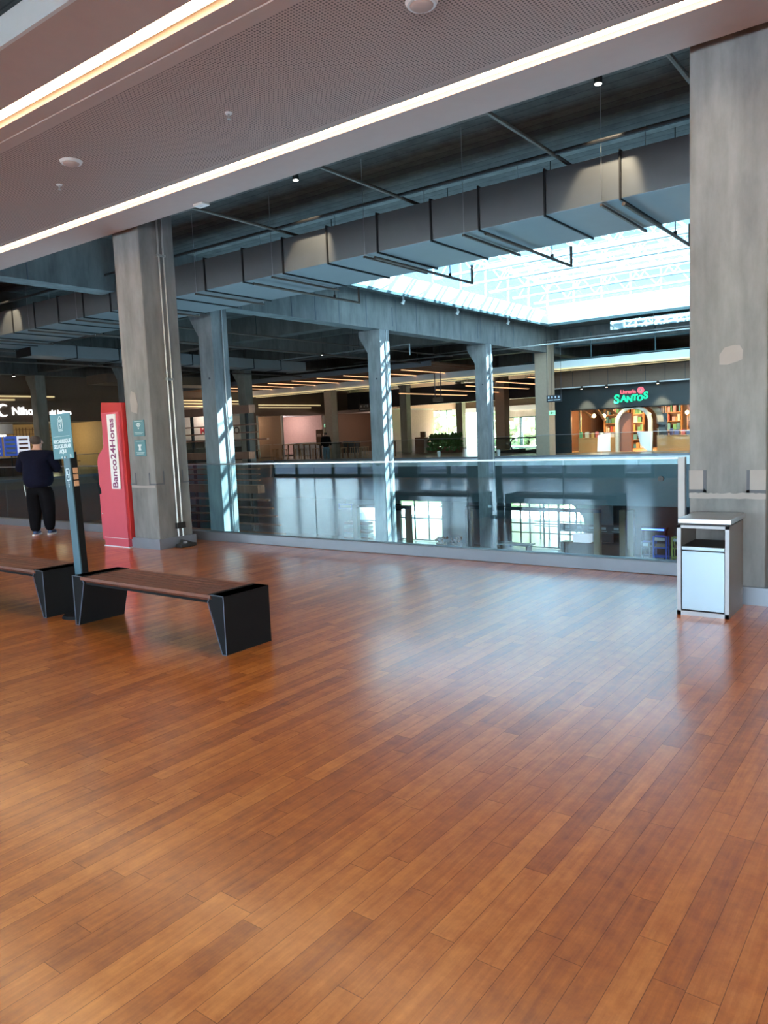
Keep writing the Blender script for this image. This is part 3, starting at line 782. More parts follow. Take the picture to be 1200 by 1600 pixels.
# ------------------------------------------------------------------ cash machine kiosk
kx0, kx1 = -10.54, -9.83
ky0, ky1 = 6.72, 7.4
at = thing('cash_machine', 'tall red cash machine kiosk with white vertical sign beside the column', 'cash machine', (-10.2, 6.98, 0))
prof = [(-9.86, 0.0), (-9.86, 2.03), (-10.30, 2.03), (-10.31, 1.52), (-10.36, 1.47), (-10.46, 1.40), (-10.50, 1.30), (-10.50, .95), (-10.46, .85), (-10.46, 0.0)]
B().prism(prof, 'y', ky0, ky1).build('cabinet', 'kiosk_pink', at)
B().prism([(-9.815, 0.13), (-9.815, 2.16), (-10.33, 2.19), (-10.36, 2.0), (-10.33, 1.5), (-10.30, 1.5), (-10.30, 2.03), (-9.86, 2.03), (-9.86, .13)], 'y', ky0+.03, ky1+.03).build('back_shell', 'kiosk_red', at)
B().box(-10.28, -9.875, ky0-.012, ky0, 1.45, 2.02, .004).build('side_door', 'kiosk_pink', at)
B().box(-10.55, -10.46, ky0+.02, ky1-.02, .09, .80, .01).build('lower_flap', 'kiosk_pink', at)
B().box(-10.48, -9.82, ky0-.006, ky1, 0, .012).box(-10.46, -9.84, ky0-.004, ky0, .13, .136).build('base_strip', 'ink_white', at)
B().box(-10.40, -10.32, ky0+.1, ky1-.1, 1.5, 1.86, .006).build('screen', 'kiosk_screen', at)
B().box(-10.39, -10.33, ky0+.05, ky0+.1, 1.56, 1.7).build('card_reader', 'white_paint', at)
B().box(-10.45, -10.37, ky0+.12, ky1-.12, 1.40, 1.46).build('keypad', 'dark_steel', at)
sgn = B().box(-10.13, -9.915, ky0-.03, ky0-.012, .885, 2.0, .004).build('name_sign', 'banner_white', at)
text('lettering', 'Banco24Horas', .175, 'ink_purple', (-10.02, ky0-.031, 1.42), (0, 0, 1), (-1, 0, 0), sgn, .001, .004)
B().sph((-10.47, ky0+.0, .5), .012).build('lock', 'brushed_steel', at)

# ------------------------------------------------------------------ small signs on the near column
def bracket_sign(z0, label, kind):
    t = thing('wall_sign', label, 'sign', (-9.5, 6.79, z0))
    p_ = B().box(-9.625, -9.365, 6.785, 6.797, z0, z0+.235, .003).build('plate', 'sign_teal', t)
    b = B(); cx = -9.495
    def seg(cx, cz, r, a0, a1, w_):
        k = 8
        for i in range(k):
            a = math.radians(a0+(a1-a0)*i/k); c = math.radians(a0+(a1-a0)*(i+1)/k)
            b.prism([(cx+r*math.cos(a), cz+r*math.sin(a)), (cx+(r+w_)*math.cos(a), cz+(r+w_)*math.sin(a)), (cx+(r+w_)*math.cos(c), cz+(r+w_)*math.sin(c)), (cx+r*math.cos(c), cz+r*math.sin(c))], 'y', 6.782, 6.785)
    zc = z0+.115
    if kind == 'wifi':
        for r in (.025, .045, .066): seg(cx, zc, r, 45, 135, .011)
        seg(cx, zc, 0, 0, 360, .012)
    else:
        seg(cx, zc+.03, 0, 0, 360, .028); seg(cx-.03, zc+.045, 0, 0, 360, .013); seg(cx+.03, zc+.045, 0, 0, 360, .013)
        b.prism([(cx-.03, zc-.03), (cx+.03, zc-.03), (cx+.018, zc+.015), (cx-.018, zc+.015)], 'y', 6.782, 6.785)
    b.build('symbol', 'ink_white', p_)
    b = B()
    for zz_, wd in ((.215, .18), (.052, .2), (.032, .16)): b.box(cx-wd/2, cx+wd/2, 6.782, 6.785, z0+zz_, z0+zz_+.005)
    b.build('text_lines', 'ink_white', p_)
bracket_sign(1.655, 'small teal wireless network sign, upper of the two on the near column', 'wifi')
bracket_sign(1.365, 'small teal sign with a pet symbol, lower of the two on the near column', 'pet')

# ------------------------------------------------------------------ waste bin
wb = thing('waste_bin', 'rectangular metal waste bin with pale front door and open slot by the right column', 'waste bin', (-1.54, 6.44, 0))
bx0, bx1, by0, by1, bh = -1.735, -1.345, 6.2, 6.68, .725
B().box(bx0, bx0+.022, by0, by1, 0, bh, .003).build('side_panel', 'bin_side', wb)
B().box(bx1-.022, bx1, by0+.004, by1, 0, bh, .003).build('side_panel', 'bin_side', wb)
B().box(bx0+.022, bx1-.022, by1-.02, by1, 0, .5).build('back_panel', 'bin_grey', wb)
B().box(bx0, bx0+.03, by0-.004, by0+.01, 0, bh).box(bx1-.03, bx1, by0-.004, by0+.01, 0, bh).box(bx0, bx1, by0-.004, by0+.01, bh-.022, bh).box(bx0, bx1, by0-.004, by0+.01, 0, .035).build('front_frame', 'bin_grey', wb)
B().box(bx0+.022, bx1-.022, by0+.02, by1-.02, .535, .55).build('slot_shelf', 'dark_steel', wb)
B().box(bx0+.02, bx1-.02, by0+.01, by1, 0, .03).build('bottom_panel', 'bin_side', wb)
dr = B().box(bx0+.036, bx1-.036, by0+.002, by0+.02, .045, .52, .004).build('door', 'bin_door', wb)
B().box(bx0+.036, bx1-.036, by0-.002, by0+.02, .528, .556, .003).build('door_rail', 'bin_door', wb)
B().box(bx0+.005, bx1-.005, by0+.01, by1, bh, bh+.014).build('lid_gap', 'dark_steel', wb)
B().box(bx0+.005, bx1+.01, by0-.002, by1+.02, bh+.014, bh+.055, .005).build('lid', 'brushed_steel', wb)

# ------------------------------------------------------------------ people
def person(label, org, rz, top='navy_cloth', legs='black_cloth', shoe='shoe_navy', stripe=False, belly=1.0, sit=False, arms='phone', sole=True):
    t = thing('person', label, 'person', org)
    W = belly
    hipz = .94
    # body: pelvis root, spine, neck, head; arms with hands; legs
    V = [(0, 0, .95), (0, -.01, 1.12), (0, 0, 1.32), (0, .01, 1.46), (0, .035, 1.53), (0, .055, 1.60), (0, .065, 1.68), (0, .055, 1.745)]
    Rr = [.09*W, .10*W, .11, .075, .058, .078, .098, .062]
    E_ = [(0, 1), (1, 2), (2, 3), (3, 4), (4, 5), (5, 6), (6, 7)]
    V += [(0, .165, 1.635)]; Rr += [.014]; E_ += [(5, 8)]          # nose
    V += [(.095, .05, 1.655), (-.095, .05, 1.655)]; Rr += [.016, .016]; E_ += [(6, 9), (6, 10)]
    jak = {'v': [(0, 0, .80), (0, -.01, 1.08), (0, -.01, 1.30), (0, 0, 1.43), (0, .02, 1.50)], 'r': [.235*W, .24*W, .205*W, .13, .075]}
    je = [(0, 1), (1, 2), (2, 3), (3, 4)]
    for s in (-1, 1):
        sh = (s*.21*max(1, W*.95), 0, 1.41)
        if arms == 'phone' and s < 0: el, wr = (s*.36, .05, 1.17), (s*.22, .30, 1.20)
        elif arms == 'phone': el, wr = (s*.33, .06, 1.15), (s*.12, .33, 1.18)
        elif arms == 'down': el, wr = (s*.29, 0, 1.12), (s*.31, .06, .88)
        k = len(V)
        V += [sh, el, wr]; Rr += [.062, .045, .03]; E_ += [(3, k), (k, k+1), (k+1, k+2)]
        d = (Vector(wr)-Vector(el)).normalized(); sdv = Vector((0, 0, 1)) if arms == 'phone' else Vector((0, 1, 0))
        pm_ = Vector(wr)+d*.06
        k2 = len(V); V += [tuple(pm_)]; Rr += [.032]; E_ += [(k+2, k2)]
        for fi in range(4):
            q = pm_+d*.035+sdv*(fi-1.5)*.018; q2 = q+d*(.03+.006*(1-abs(fi-1.3)))+Vector((-s*.012, 0, 0)); q3 = q2+d*.014+Vector((-s*.02, 0, 0))
            k3 = len(V); V += [tuple(q), tuple(q2), tuple(q3)]; Rr += [.0095, .0085, .0075]; E_ += [(k2, k3), (k3, k3+1), (k3+1, k3+2)]
        q = Vector(wr)+d*.03+sdv*.03+Vector((-s*.015, 0, 0)); q2 = q+d*.03+sdv*.012
        k3 = len(V); V += [tuple(q), tuple(q2)]; Rr += [.011, .009]; E_ += [(k+2, k3), (k3, k3+1)]
        j = len(jak['v']); jak['v'] += [sh, el, tuple(Vector(wr)-d*.03)]; jak['r'] += [.105, .078, .05]; je += [(3, j), (j, j+1), (j+1, j+2)]
    leg = {'v': [(0, 0, .96), (0, 0, .86)], 'r': [.19*W, .2*W]}; le = [(0, 1)]
    for s in (-1, 1):
        if sit: pts = [(s*.11, .02, .88), (s*.13, .42, .86), (s*.13, .44, .50)]
        else: pts = [(s*.105, 0, .82), (s*.12, .02, .48), (s*.115, -.02+(.05 if s > 0 else -.02), .09)]
        k = len(V); V += pts; Rr += [.095, .058, .04]; E_ += [(0, k), (k, k+1), (k+1, k+2)]
        k = len(V); p = pts[-1]; V += [(p[0], p[1]+.13, p[2]-.05)]; Rr += [.03]; E_ += [(k-1, k)]
        j = len(leg['v']); leg['v'] += pts; pts[-1] = (pts[-1][0], pts[-1][1], pts[-1][2]-.04); leg['v'][-1] = pts[-1]; leg['r'] += [.135*W, .11*W, .088]; le += [(1, j), (j, j+1), (j+1, j+2)]
    skinned('body', 'skin', V, E_, Rr, t, org, rz)
    skinned('jacket', top, jak['v'], je, jak['r'], t, org, rz)
    trs = skinned('trousers', legs, leg['v'], le, leg['r'], t, org, rz)
    HV = [(0, .045, 1.66), (0, .025, 1.72), (0, .055, 1.765)]
    skinned('hair', 'hair_dark', [(0, -.005, 1.60), (0, .012, 1.68), (0, .042, 1.757)], [(0, 1), (1, 2)], [.082, .116, .088], t, org, rz)
    for s in (-1, 1):
        fx, fy, fz = (s*.115, (.03 if s > 0 else -.04), 0) if not sit else (s*.13, .44, .41)
        k = skinned('shoe', shoe, [(fx, fy-.05, fz+.05), (fx, fy+.08, fz+.045), (fx*1.1, fy+.2, fz+.035)], [(0, 1), (1, 2)], [.045, .045, .035], t, org, rz)
        if sole:
            b = B(); rm = Matrix.Rotation(rz, 3, 'Z')
            r = bmesh.ops.create_cone(b.bm, cap_ends=True, segments=20, radius1=.5, radius2=.5, depth=1)['verts']
            for v in r:
                q = rm @ Vector((fx*1.05+v.co.x*.105, fy+.07+v.co.y*.35, fz+.012+v.co.z*.024)); v.co = q+Vector(org)
            b.build('sole', 'shoe_white', k)
    if stripe:
        b = B(); rm = Matrix.Rotation(rz, 3, 'Z')
        for s in (-1,):
            pp = [(s*.235*W, .02, .90), (s*.225*W, .02, .78), (s*.205*W, .03, .62), (s*.195*W, .03, .46), (s*.185*W, .0, .28), (s*.168, -.03, .10)]
            for a, c in zip(pp[:-1], pp[1:]):
                a2, c2 = rm @ Vector(a)+Vector(org), rm @ Vector(c)+Vector(org)
                b.bar(a2, c2, .02, .012, rm @ Vector((1, 0, 0)))
        b.build('side_stripe', 'ink_white', trs)
    return t
person('heavy man in navy jacket and striped black trousers, back turned at the glass railing', (-12.98, 7.12, 0), math.radians(38), belly=1.16, stripe=True)

# ------------------------------------------------------------------ timber slat staircase screen in the void
st = thing('slat_screen', 'tall timber slat stair screen in the void behind the sunlit column', 'stair screen', (-24, 22, LZ))
YS = 22.0
def slat(x0, x1, z0, z1, y=YS, d=.12, nm='slat'): B().box(x0, x1, y, y+d, z0, z1, .004).build(nm, 'wood_slat', st)
slat(-28, -23.25, 2.62, 2.95, d=.35, nm='top_beam')
for z in (2.12, 1.80, 1.50): slat(-28, -22.3 if z < 1.6 else -22.9, z, z+.05)
slat(-28, -23.4, .72, 1.02, d=.35, nm='mid_beam')
for z in (.52, .28, .05, -.2): slat(-28, -22.9, z, z+.05)
slat(-28, -23.0, -.72, -.38, d=.4, nm='lower_beam')
for i, z in enumerate((-1.02, -1.36, -1.68, -2.05)): slat(-28, -22.4+.18*i, z, z+.07)
slat(-28, -21.9, -2.72, -2.38, d=.4, nm='landing_beam')
for i, z in enumerate((-3.05, -3.4, -3.75, -4.1, -4.45)): slat(-28, -21.7+.1*i, z, z+.22, d=.5, nm='step_board')
for x in (-27.4, -26.2, -23.85): B().box(x-.05, x+.05, YS+.36, YS+.46, LZ, 2.9).build('post', 'dark_steel', st)
B().box(-28, -22.6, YS+.5, YS+.9, LZ, -2.75).build('stair_wall', 'timber', st)

# ------------------------------------------------------------------ food court canopy with orange light strips
cz = 5.0
can = thing('slatted_canopy', 'brown slatted timber canopy hanging over the far food court', 'canopy', (-32, 38, cz))
B().box(-42.9, -22.0, 34.0, 41.6, cz+.12, cz+.2).build('canopy_board', 'canopy_wood', can)
y = 34.0
for i in range(58):
    x = -42.8+i*.36
    B().box(x, x+.06, 34.0, 41.6, cz, cz+.12).build('slat', 'canopy_wood', can)
B().box(-42.9, -22.0, 33.94, 34.0, cz-.02, cz+.24).build('front_edge', 'curb_metal', can)
for x in (-40, -36.5, -33, -29.5, -26, -23): B().tube([(x, 34.2, cz+.2), (x, 34.2, CZ)], .015, 6).build('hanger_rod', 'dark_steel', can)
for i in range(9):
    x = -24.2-i*2.05
    t = thing('light_strip', 'warm light strip under the slatted canopy, number %s from its right end' % ['one', 'two', 'three', 'four', 'five', 'six', 'seven', 'eight', 'nine'][i], 'light strip', (x, 38, cz-.06), 'canopy light strips')
    B().box(x-.06, x+.06, 34.4, 41.4, cz-.06, cz-.03).build('diffuser', 'strip_orange', t)
    B().box(x-.08, x+.08, 34.35, 41.45, cz-.03, cz).build('housing', 'brown_panel', t)
# fascia with the double light line
fa = thing('fascia_canopy', 'long white and brown canopy edge with a double warm light line before the bookshop', 'canopy', (-15, 39.2, 4.42))
B().box(-41.0, 10, 38.75, 38.95, 4.62, 4.98).build('front_panel', 'white_metal', fa)
B().box(-41.0, 10, 38.95, 40.2, 4.60, 4.66).build('underside', 'brown_panel', fa)
B().box(-41.0, 10, 38.70, 38.80, 4.54, 4.61).build('light_line', 'strip_far', fa)
B().box(-41.0, 10, 39.55, 39.67, 4.52, 4.59).build('light_line', 'strip_far', fa)
B().box(-41.0, 10, 38.82, 39.55, 4.55, 4.60).build('soffit_board', 'brown_panel', fa)
gh = thing('guard_rail', 'thin teal maintenance railing above the bookshop canopy', 'railing', (-5, 38.9, 5.0))
for z in (5.05, 5.75): B().tube([(-19, 38.85, z), (10, 38.85, z)], .04, 6).build('rail', 'frame_teal', gh)
for x in (-18.5, -15.2, -11.9, -8.6, -5.3, -2): B().tube([(x, 38.85, 4.98), (x, 38.85, CZ-.4)], .035, 6).build('post', 'frame_teal', gh)

# ------------------------------------------------------------------ left row of food shops (facade plane x=-43)
def lamp(x, y, z, e, col, parent, r=.25):
    ld = bpy.data.lights.new('lamp_light', 'POINT'); lo = bpy.data.objects.new('lamp_light', ld); COL.objects.link(lo)
    lo.parent = parent; lo.location = Vector((x, y, z))-chain(parent); ld.energy = e; ld.color = col; ld.shadow_soft_size = r
def room(y0, y1, depth, h, wall, label, cat='shop', ceil='dark_ceiling', nm='shop_unit', floor='tile_floor'):
    t = thing(nm, label, cat, (-43-depth/2, (y0+y1)/2, 0))
    struct('wall_shop', B().box(-43-depth-.1, -43-depth, y0, y1, 0, h).box(-43-depth, -43.1, y0, y0+.1, 0, h).box(-43-depth, -43.1, y1-.1, y1, 0, h), wall)
    struct('ceiling_shop', B().box(-43-depth, -43.1, y0, y1, h, h+.1), ceil)
    struct('floor_shop', B().box(-43-depth, -43.0, y0, y1, -.1, 0), floor)
    return t
nh = room(18.2, 28.6, 6, 3.1, 'yellow_wall', 'warm lit sushi shop with white lit letters at the far left', 'restaurant')
fp = B().box(-43.05, -42.8, 18.0, 28.8, 3.05, 4.25).build('sign_panel', 'brown_panel', nh)
def ltext(s, size, y, z, mat, parent, bold=.012, x=-42.79, al='LEFT'): return text('lettering', s, size, mat, (x, y, z), (0, 1, 0), (0, 0, 1), parent, .03, bold, al)
ltext('Nihon', .62, 22.25, 3.66, 'sign_white_lit', fp); ltext('shi kaiten', .36, 24.5, 3.58, 'sign_white_lit', fp, .01)
b = B()
for i in range(12):
    a = math.radians(-50-i*22); c = math.radians(-50-(i+1)*22); w1, w2 = .03+.13*math.sin(PI*(i+.3)/12.6), .03+.13*math.sin(PI*(i+1.3)/12.6)
    cy, cz_ = 21.75, 3.72
    f = lambda an, r: (cy+r*math.cos(an), cz_+r*math.sin(an))
    b.prism([f(a, .36), f(a, .36-w1), f(c, .36-w2), f(c, .36)], 'x', -42.79, -42.75)
b.build('moon_symbol', 'sign_white_lit', fp)
B().box(-43.1, -42.95, 24.9, 25.1, 0, 3.05).build('door_frame', 'shop_black', nh)
B().box(-43.1, -42.9, 18.2, 23.9, .0, .98).build('counter', 'shop_wood_dark', nh)
B().box(-43.3, -42.7, 18.2, 23.9, .98, 1.04).build('counter_top', 'dark_steel', nh)
B().box(-48.9, -48.85, 18.4, 23, 1.0, 2.6).build('kitchen_screen', 'yellow_wall', nh)
B().box(-46, -45.8, 18.4, 23.8, 2.45, 3.05).build('hood', 'bin_grey', nh)
for y in (20, 22.6): B().cone((-45, y, 2.35), .28, .28, .08, 16).build('ceiling_lamp', 'lamp_white', nh)
lamp(-45.5, 21, 2.3, 34, (1, .85, .5), nh); lamp(-46, 26.5, 2.3, 60, (1, .78, .45), nh)
gr = B()
for i in range(14): gr.box(-48.8, -48.76, 25.3+i*.22, 25.33+i*.22, .4, 2.9)
for i in range(9): gr.box(-48.8, -48.76, 25.2, 28.4, .5+i*.28, .53+i*.28)
gr.build('lattice_screen', 'shop_wood_dark', nh)
for i, (y, mt) in enumerate(((20.9, 'screen_blue'), (21.75, 'screen_blue'), (22.5, 'screen_white'))):
    t = thing('menu_screen', ['blue menu screen at the left edge above the counter', 'second blue menu screen beside the pale one', 'pale menu poster screen behind the man'][i], 'screen', (-42.3, y, 1.3))
    s_ = B().box(-42.33, -42.27, y-.36, y+.36, 1.15, 2.25).build('panel', mt, t)
    b = B()
    for k in range(4): b.box(-42.268, -42.262, y-.28, y+.25, 1.28+k*.24, 1.38+k*.24)
    b.build('menu_lines', 'ink_white' if i < 2 else 'brick_red', s_)
    B().box(-42.32, -42.28, y-.03, y+.03, 0, 1.15).build('stand', 'dark_steel', t)
# middle shop with white panels and red letters, behind the slat screen
mk = room(32.6, 40.4, 5, 3.6, 'white_wall', 'white panelled food shop with red letters behind the timber screen', 'restaurant', 'beige_wall')
B().box(-43.3, -43.1, 32.7, 40.3, 1.6, 3.3).build('wall_panel', 'white_wall', mk)
text('lettering', 'MAIS', .62, 'ink_red', (-43.09, 36.6, 2.25), (0, 1, 0), (0, 0, 1), mk, .01, .015); text('lettering', 'O', .75, 'ink_dark', (-43.09, 39.4, 2.2), (0, 1, 0), (0, 0, 1), mk, .01, .012)
B().box(-43.2, -42.8, 32.7, 40.3, 0, 1.0).build('counter', 'lower_dark', mk)
lamp(-42.0, 36.5, 3.3, 55, (1, .8, .62), mk)
pk = room(41.4, 49.2, 6, 3.3, 'pink_wall', 'bright pink and white food shop at the end of the food court', 'restaurant', 'white_wall')
B().box(-48.9, -43.05, 44.2, 44.3, 0, 3.3).build('partition', 'beige_wall', pk)
for q in (41.4, 44.15): B().box(-43.1, -42.95, q, q+.15, 0, 3.3).build('door_frame', 'white_metal', pk)
B().box(-43.2, -42.9, 45.6, 49.0, 0, 1.05).build('counter', 'white_wall', pk)
B().box(-48.88, -48.8, 42.4, 43.8, 0, 2.1).build('back_door', 'shop_wood_dark', pk)
lamp(-46, 46.8, 2.9, 110, (1, .84, .80), pk); lamp(-46.5, 42.8, 2.9, 30, (1, .75, .5), pk)
hl = thing('light_strip', 'double warm light strip on the brown wall above the pink food shop', 'light strip', (-42.9, 45, 4.0))
B().box(-42.9, -42.85, 41.6, 48.8, 4.08, 4.16).build('diffuser', 'strip_far', hl); B().box(-42.9, -42.85, 41.6, 47.6, 3.88, 3.96).build('diffuser', 'strip_far', hl)
B().box(-42.995, -42.9, 41.6, 48.8, 3.96, 4.08).build('housing', 'brown_panel', hl)
hl = thing('light_strip', 'stack of short warm light strips behind the sunlit column', 'light strip', (-42.9, 36, 4.0))
for i, z in enumerate((4.35, 4.15, 3.95)): B().box(-42.9, -42.85, 33.5, 40.6-.2*i, z, z+.08).build('diffuser', 'strip_far', hl)
B().box(-42.995, -42.9, 33.4, 40.7, 3.93, 4.45).build('housing', 'brown_panel', hl)
hl = thing('light_strip', 'double warm light strip above the lit shop sign at the far left', 'light strip', (-42.6, 21, 4.4))
B().box(-42.72, -42.6, 15, 24.8, 4.46, 4.54).build('diffuser', 'strip_far', hl); B().box(-42.72, -42.6, 15, 22.4, 4.26, 4.34).build('diffuser', 'strip_far', hl)
B().box(-42.995, -42.72, 15, 24.9, 4.25, 4.6).build('housing', 'brown_panel', hl)

# second pink shop right of the beige column on the end wall
p2 = thing('shop_unit', 'pink walled food shop right of the beige column in the far hall', 'restaurant', (-38.5, 53, 0))
struct('wall_shop', B().box(-42.9, -36.2, 55.9, 56.0, 0, 3.4), 'beige_wall')
struct('wall_shop', B().box(-36.3, -36.2, 49.5, 55.9, 0, 3.4), 'pink_wall')
struct('ceiling_shop', B().box(-42.9, -36.2, 49.5, 56, 3.4, 3.5), 'white_wall')
B().box(-42.9, -36.2, 49.4, 49.5, 3.35, 3.6).build('head_panel', 'brown_panel', p2)
B().box(-42.4, -41, 51, 51.6, 0, 1).build('counter', 'shop_black', p2)
lamp(-39, 52.5, 2.9, 80, (1, .75, .6), p2)

# ------------------------------------------------------------------ food court furniture
def stool(x, y):
    t = thing('counter_stool', 'pale wooden stool in the far food court row behind the glass', 'stool', (x, y, 0), 'stools in the far food court')
    B().box(x-.2, x+.2, y-.2, y+.2, .72, .76, .01).build('seat', 'seat_wood', t)
    for sx in (-1, 1):
        for sy in (-1, 1):
            B().bar((x+sx*.15, y+sy*.15, .72), (x+sx*.2, y+sy*.2, 0), .03, .03).build('leg', 'seat_wood', t)
    b = B()
    for sx in (-1, 1): b.bar((x+sx*.17, y-.17, .3), (x+sx*.17, y+.17, .3), .02, .02)
    b.build('footrest', 'seat_wood', t)
    return t
def table(x, y):
    t = thing('dining_table', 'high pale wooden table in the far food court behind the glass', 'table', (x, y, 0), 'tables in the far food court')
    B().box(x-.6, x+.6, y-.35, y+.35, 1.0, 1.05, .01).build('table_top', 'seat_wood', t)
    for sx in (-1, 1):
        for sy in (-1, 1): B().box(x+sx*.52-.03, x+sx*.52+.03, y+sy*.28-.03, y+sy*.28+.03, 0, 1.0).build('leg', 'shop_wood_dark', t)
    return t
s0 = stool(-34.2, 37.0); t0 = table(-34.8, 38.6)
STL = ['leftmost', 'second', 'third', 'fourth', 'fifth', 'sixth', 'seventh', 'eighth', 'ninth', 'tenth', 'eleventh', 'rightmost']
rs = [s0]
for (x, y) in ((-33.2, 37.1), (-32.0, 37.0), (-30.9, 37.2), (-35.6, 38.0), (-36.8, 37.9), (-38.0, 38.2), (-30.9, 38.2), (-30.2, 38.5), (-29.3, 37.1), (-39.2, 37.6), (-40.4, 38.3)):
    rs.append(dup(s0, (x, y, 0), rz=random.uniform(0, 1.5)))
for i, q in enumerate(sorted(rs, key=lambda o: o.location.x/o.location.y)): q['label'] = 'pale wooden stool in the far food court, %s from left' % STL[i] if i else 'leftmost pale wooden stool in the far food court'
t0['label'] = 'high pale wooden table in the far food court, second from left'
for (x, y, q) in ((-32.0, 39.3, 'third from left'), (-37.6, 39.4, 'leftmost'), (-29.6, 40.0, 'rightmost')): dup(t0, (x, y, 0), 'high pale wooden table in the far food court, '+q)
def ftable(x, y, lbl):
    t = thing('cafe_table', lbl, 'table', (x, y, 0))
    B().cone((x, y, .74), .35, .35, .03, 24).build('table_top', 'seat_wood', t); B().cone((x, y, .37), .03, .03, .72, 10).build('leg', 'dark_steel', t); B().cone((x, y, .01), .22, .2, .02, 20).build('base', 'dark_steel', t)
ftable(-38.5, 23.2, 'small round cafe table left of the dark column at the far left'); ftable(-38.0, 26.6, 'small round cafe table in front of the lattice screen')
def chair(x, y, lbl):
    t = thing('cafe_chair', lbl, 'chair', (x, y, 0))
    B().box(x-.2, x+.2, y-.2, y+.2, .43, .46, .01).build('seat', 'shop_wood_dark', t)
    B().box(x-.2, x-.17, y-.2, y+.2, .6, .85, .005).build('backrest', 'shop_wood_dark', t)
    for sx in (-1, 1):
        for sy in (-1, 1): B().box(x+sx*.17-.015, x+sx*.17+.015, y+sy*.17-.015, y+sy*.17+.015, 0, .43 if sx > 0 else .6).build('leg', 'dark_steel', t)
chair(-39.3, 25.8, 'dark cafe chair by the lattice screen, left one'); chair(-37.2, 27.2, 'dark cafe chair by the lattice screen, right one')
person('distant person in black top and pale jeans standing at the food court tables', (-31.5, 36.2, 0), math.radians(20), 'black_cloth', 'denim', 'shoe_white', arms='down', sole=False)
person('distant dark clothed person beside the pink wall in the far hall', (-37.4, 50.5, 0), math.radians(200), 'black_cloth', 'black_cloth', 'shoe_navy', arms='down', sole=False)
mc = thing('menu_totem', 'brown menu board among the food court tables', 'sign', (-36.2, 41, 0))
B().box(-36.5, -35.9, 40.9, 41.0, .9, 2.0, .02).build('board', 'shop_wood_dark', mc); B().box(-36.25, -36.15, 40.93, 40.97, 0, .9).build('post', 'dark_steel', mc)
B().box(-36.4, -36.0, 40.89, 40.9, 1.5, 1.7).build('logo_patch', 'pink_wall', mc)
bn = thing('waste_bin', 'small brown bin at the foot of the far beige column', 'waste bin', (-32.6, 38.6, 0))
B().box(-32.95, -32.45, 38.3, 38.75, 0, 1.0, .02).build('body', 'concrete_warm', bn); B().box(-33.0, -32.4, 38.25, 38.8, 1.0, 1.06).build('lid', 'dark_steel', bn)

# ------------------------------------------------------------------ bookshop
SYF = 41.0
bs = thing('bookshop', 'dark fronted bookshop with green and pink lit lettering', 'shop', (-12, 44, 0))
B().box(-18.9, 10, SYF-.6, SYF+.1, 3.62, 4.52).build('upper_panel', 'brown_panel', bs)
b = B()
for i in range(28): b.box(-17.9+i*1.0, -17.88+i*1.0, SYF-.61, SYF-.6, 3.65, 4.5)
b.build('panel_joint', 'shop_black', bs)
B().box(-18.2, 10, SYF-.66, SYF-.6, 3.6, 3.66).build('panel_trim', 'white_metal', bs)
sp2 = B().box(-18.6, 10, SYF-.1, SYF+.05, 2.42, 3.62).build('sign_panel', 'shop_black', bs)
B().box(-18.6, -17.25, SYF-.1, SYF+.05, 0, 2.42).build('side_panel', 'shop_black', bs)
text('lettering', 'Livraria', .28, 'sign_pink_lit', (-13.98, SYF-.12, 3.22), (1, 0, 0), (0, 0, 1), sp2, .02, .008)
for i, (ch, sz_, dz, dx) in enumerate((('S', .82, -.02, 0), ('A', .58, 0, .50), ('N', .54, -.04, .92), ('T', .54, .02, 1.30), ('O', .5, -.02, 1.66), ('S', .64, .10, 2.06))):
    text('lettering', ch, sz_*.8, 'sign_green_lit', (-14.6+dx*.76, SYF-.12, 2.86+dz), (1, .0, .06 if i else 0), (.06, 0, 1), sp2, .02, .022)
B().cone((-13.30, SYF-.12, 3.26), .18, .18, .04, 32, Matrix.Rotation(PI/2, 3, 'X')).build('round_symbol', 'sign_pink_lit', sp2)
B().cone((-13.30, SYF-.145, 3.26), .07, .07, .01, 20, Matrix.Rotation(PI/2, 3, 'X')).build('round_symbol', 'pink_wall', sp2)
struct('wall_shop', B().box(-18, 10, 48, 48.1, 0, 3.4).box(-18, -17.9, SYF+.1, 48, 0, 3.4), 'shop_wood_dark')
struct('ceiling_shop', B().box(-18, 10, SYF+.1, 48, 3.4, 3.5), 'shop_wood_dark'); struct('floor_shop', B().box(-18, 10, SYF+.02, 48, .0, .02), 'shop_wood')
# arch
ab = B(); cx = -13.75; ro, ri = .98, .80; zc = 1.55
for sx in (-1, 1): ab.box(min(cx+sx*ro, cx+sx*ri), max(cx+sx*ro, cx+sx*ri), SYF-.02, SYF+.2, 0, zc)
for i in range(16):
    a, c = PI*i/16, PI*(i+1)/16
    f = lambda an, r: (cx+r*math.cos(an), zc+r*math.sin(an)*.95)
    ab.prism([f(a, ri), f(a, ro), f(c, ro), f(c, ri)], 'y', SYF-.02, SYF+.2)
ab.build('arch', 'cream_arch', bs)
ab = B()
for i in range(16):
    a, c = PI*i/16, PI*(i+1)/16
    f = lambda an, r: (cx+.22+r*math.cos(an), zc+r*math.sin(an)*.95)
    ab.prism([f(a, 1.0), f(a, 1.3), f(c, 1.3), f(c, 1.0)], 'y', SYF+.25, SYF+.35)
ab.build('outer_arch', 'timber', bs)
B().box(cx-.8, cx-.2, SYF+.2, SYF+.5, 0, 2.1).build('brick_jamb', 'brick_red', bs)
for i in range(4): B().bar((-17.2+i*.75, SYF+1.2, 2.45+.25*(i % 2)), (-16.5+i*.75, SYF+1.2, 1.75+.25*((i+1) % 2)), .12, .2, (0, 1, 0)).build('curved_beam', 'timber', bs)
for x in (-17.0, -12.4, -10.2, -8): B().box(x-.05, x+.05, SYF+.6, SYF+.7, 0, 3.4).build('timber_post', 'shop_wood', bs)
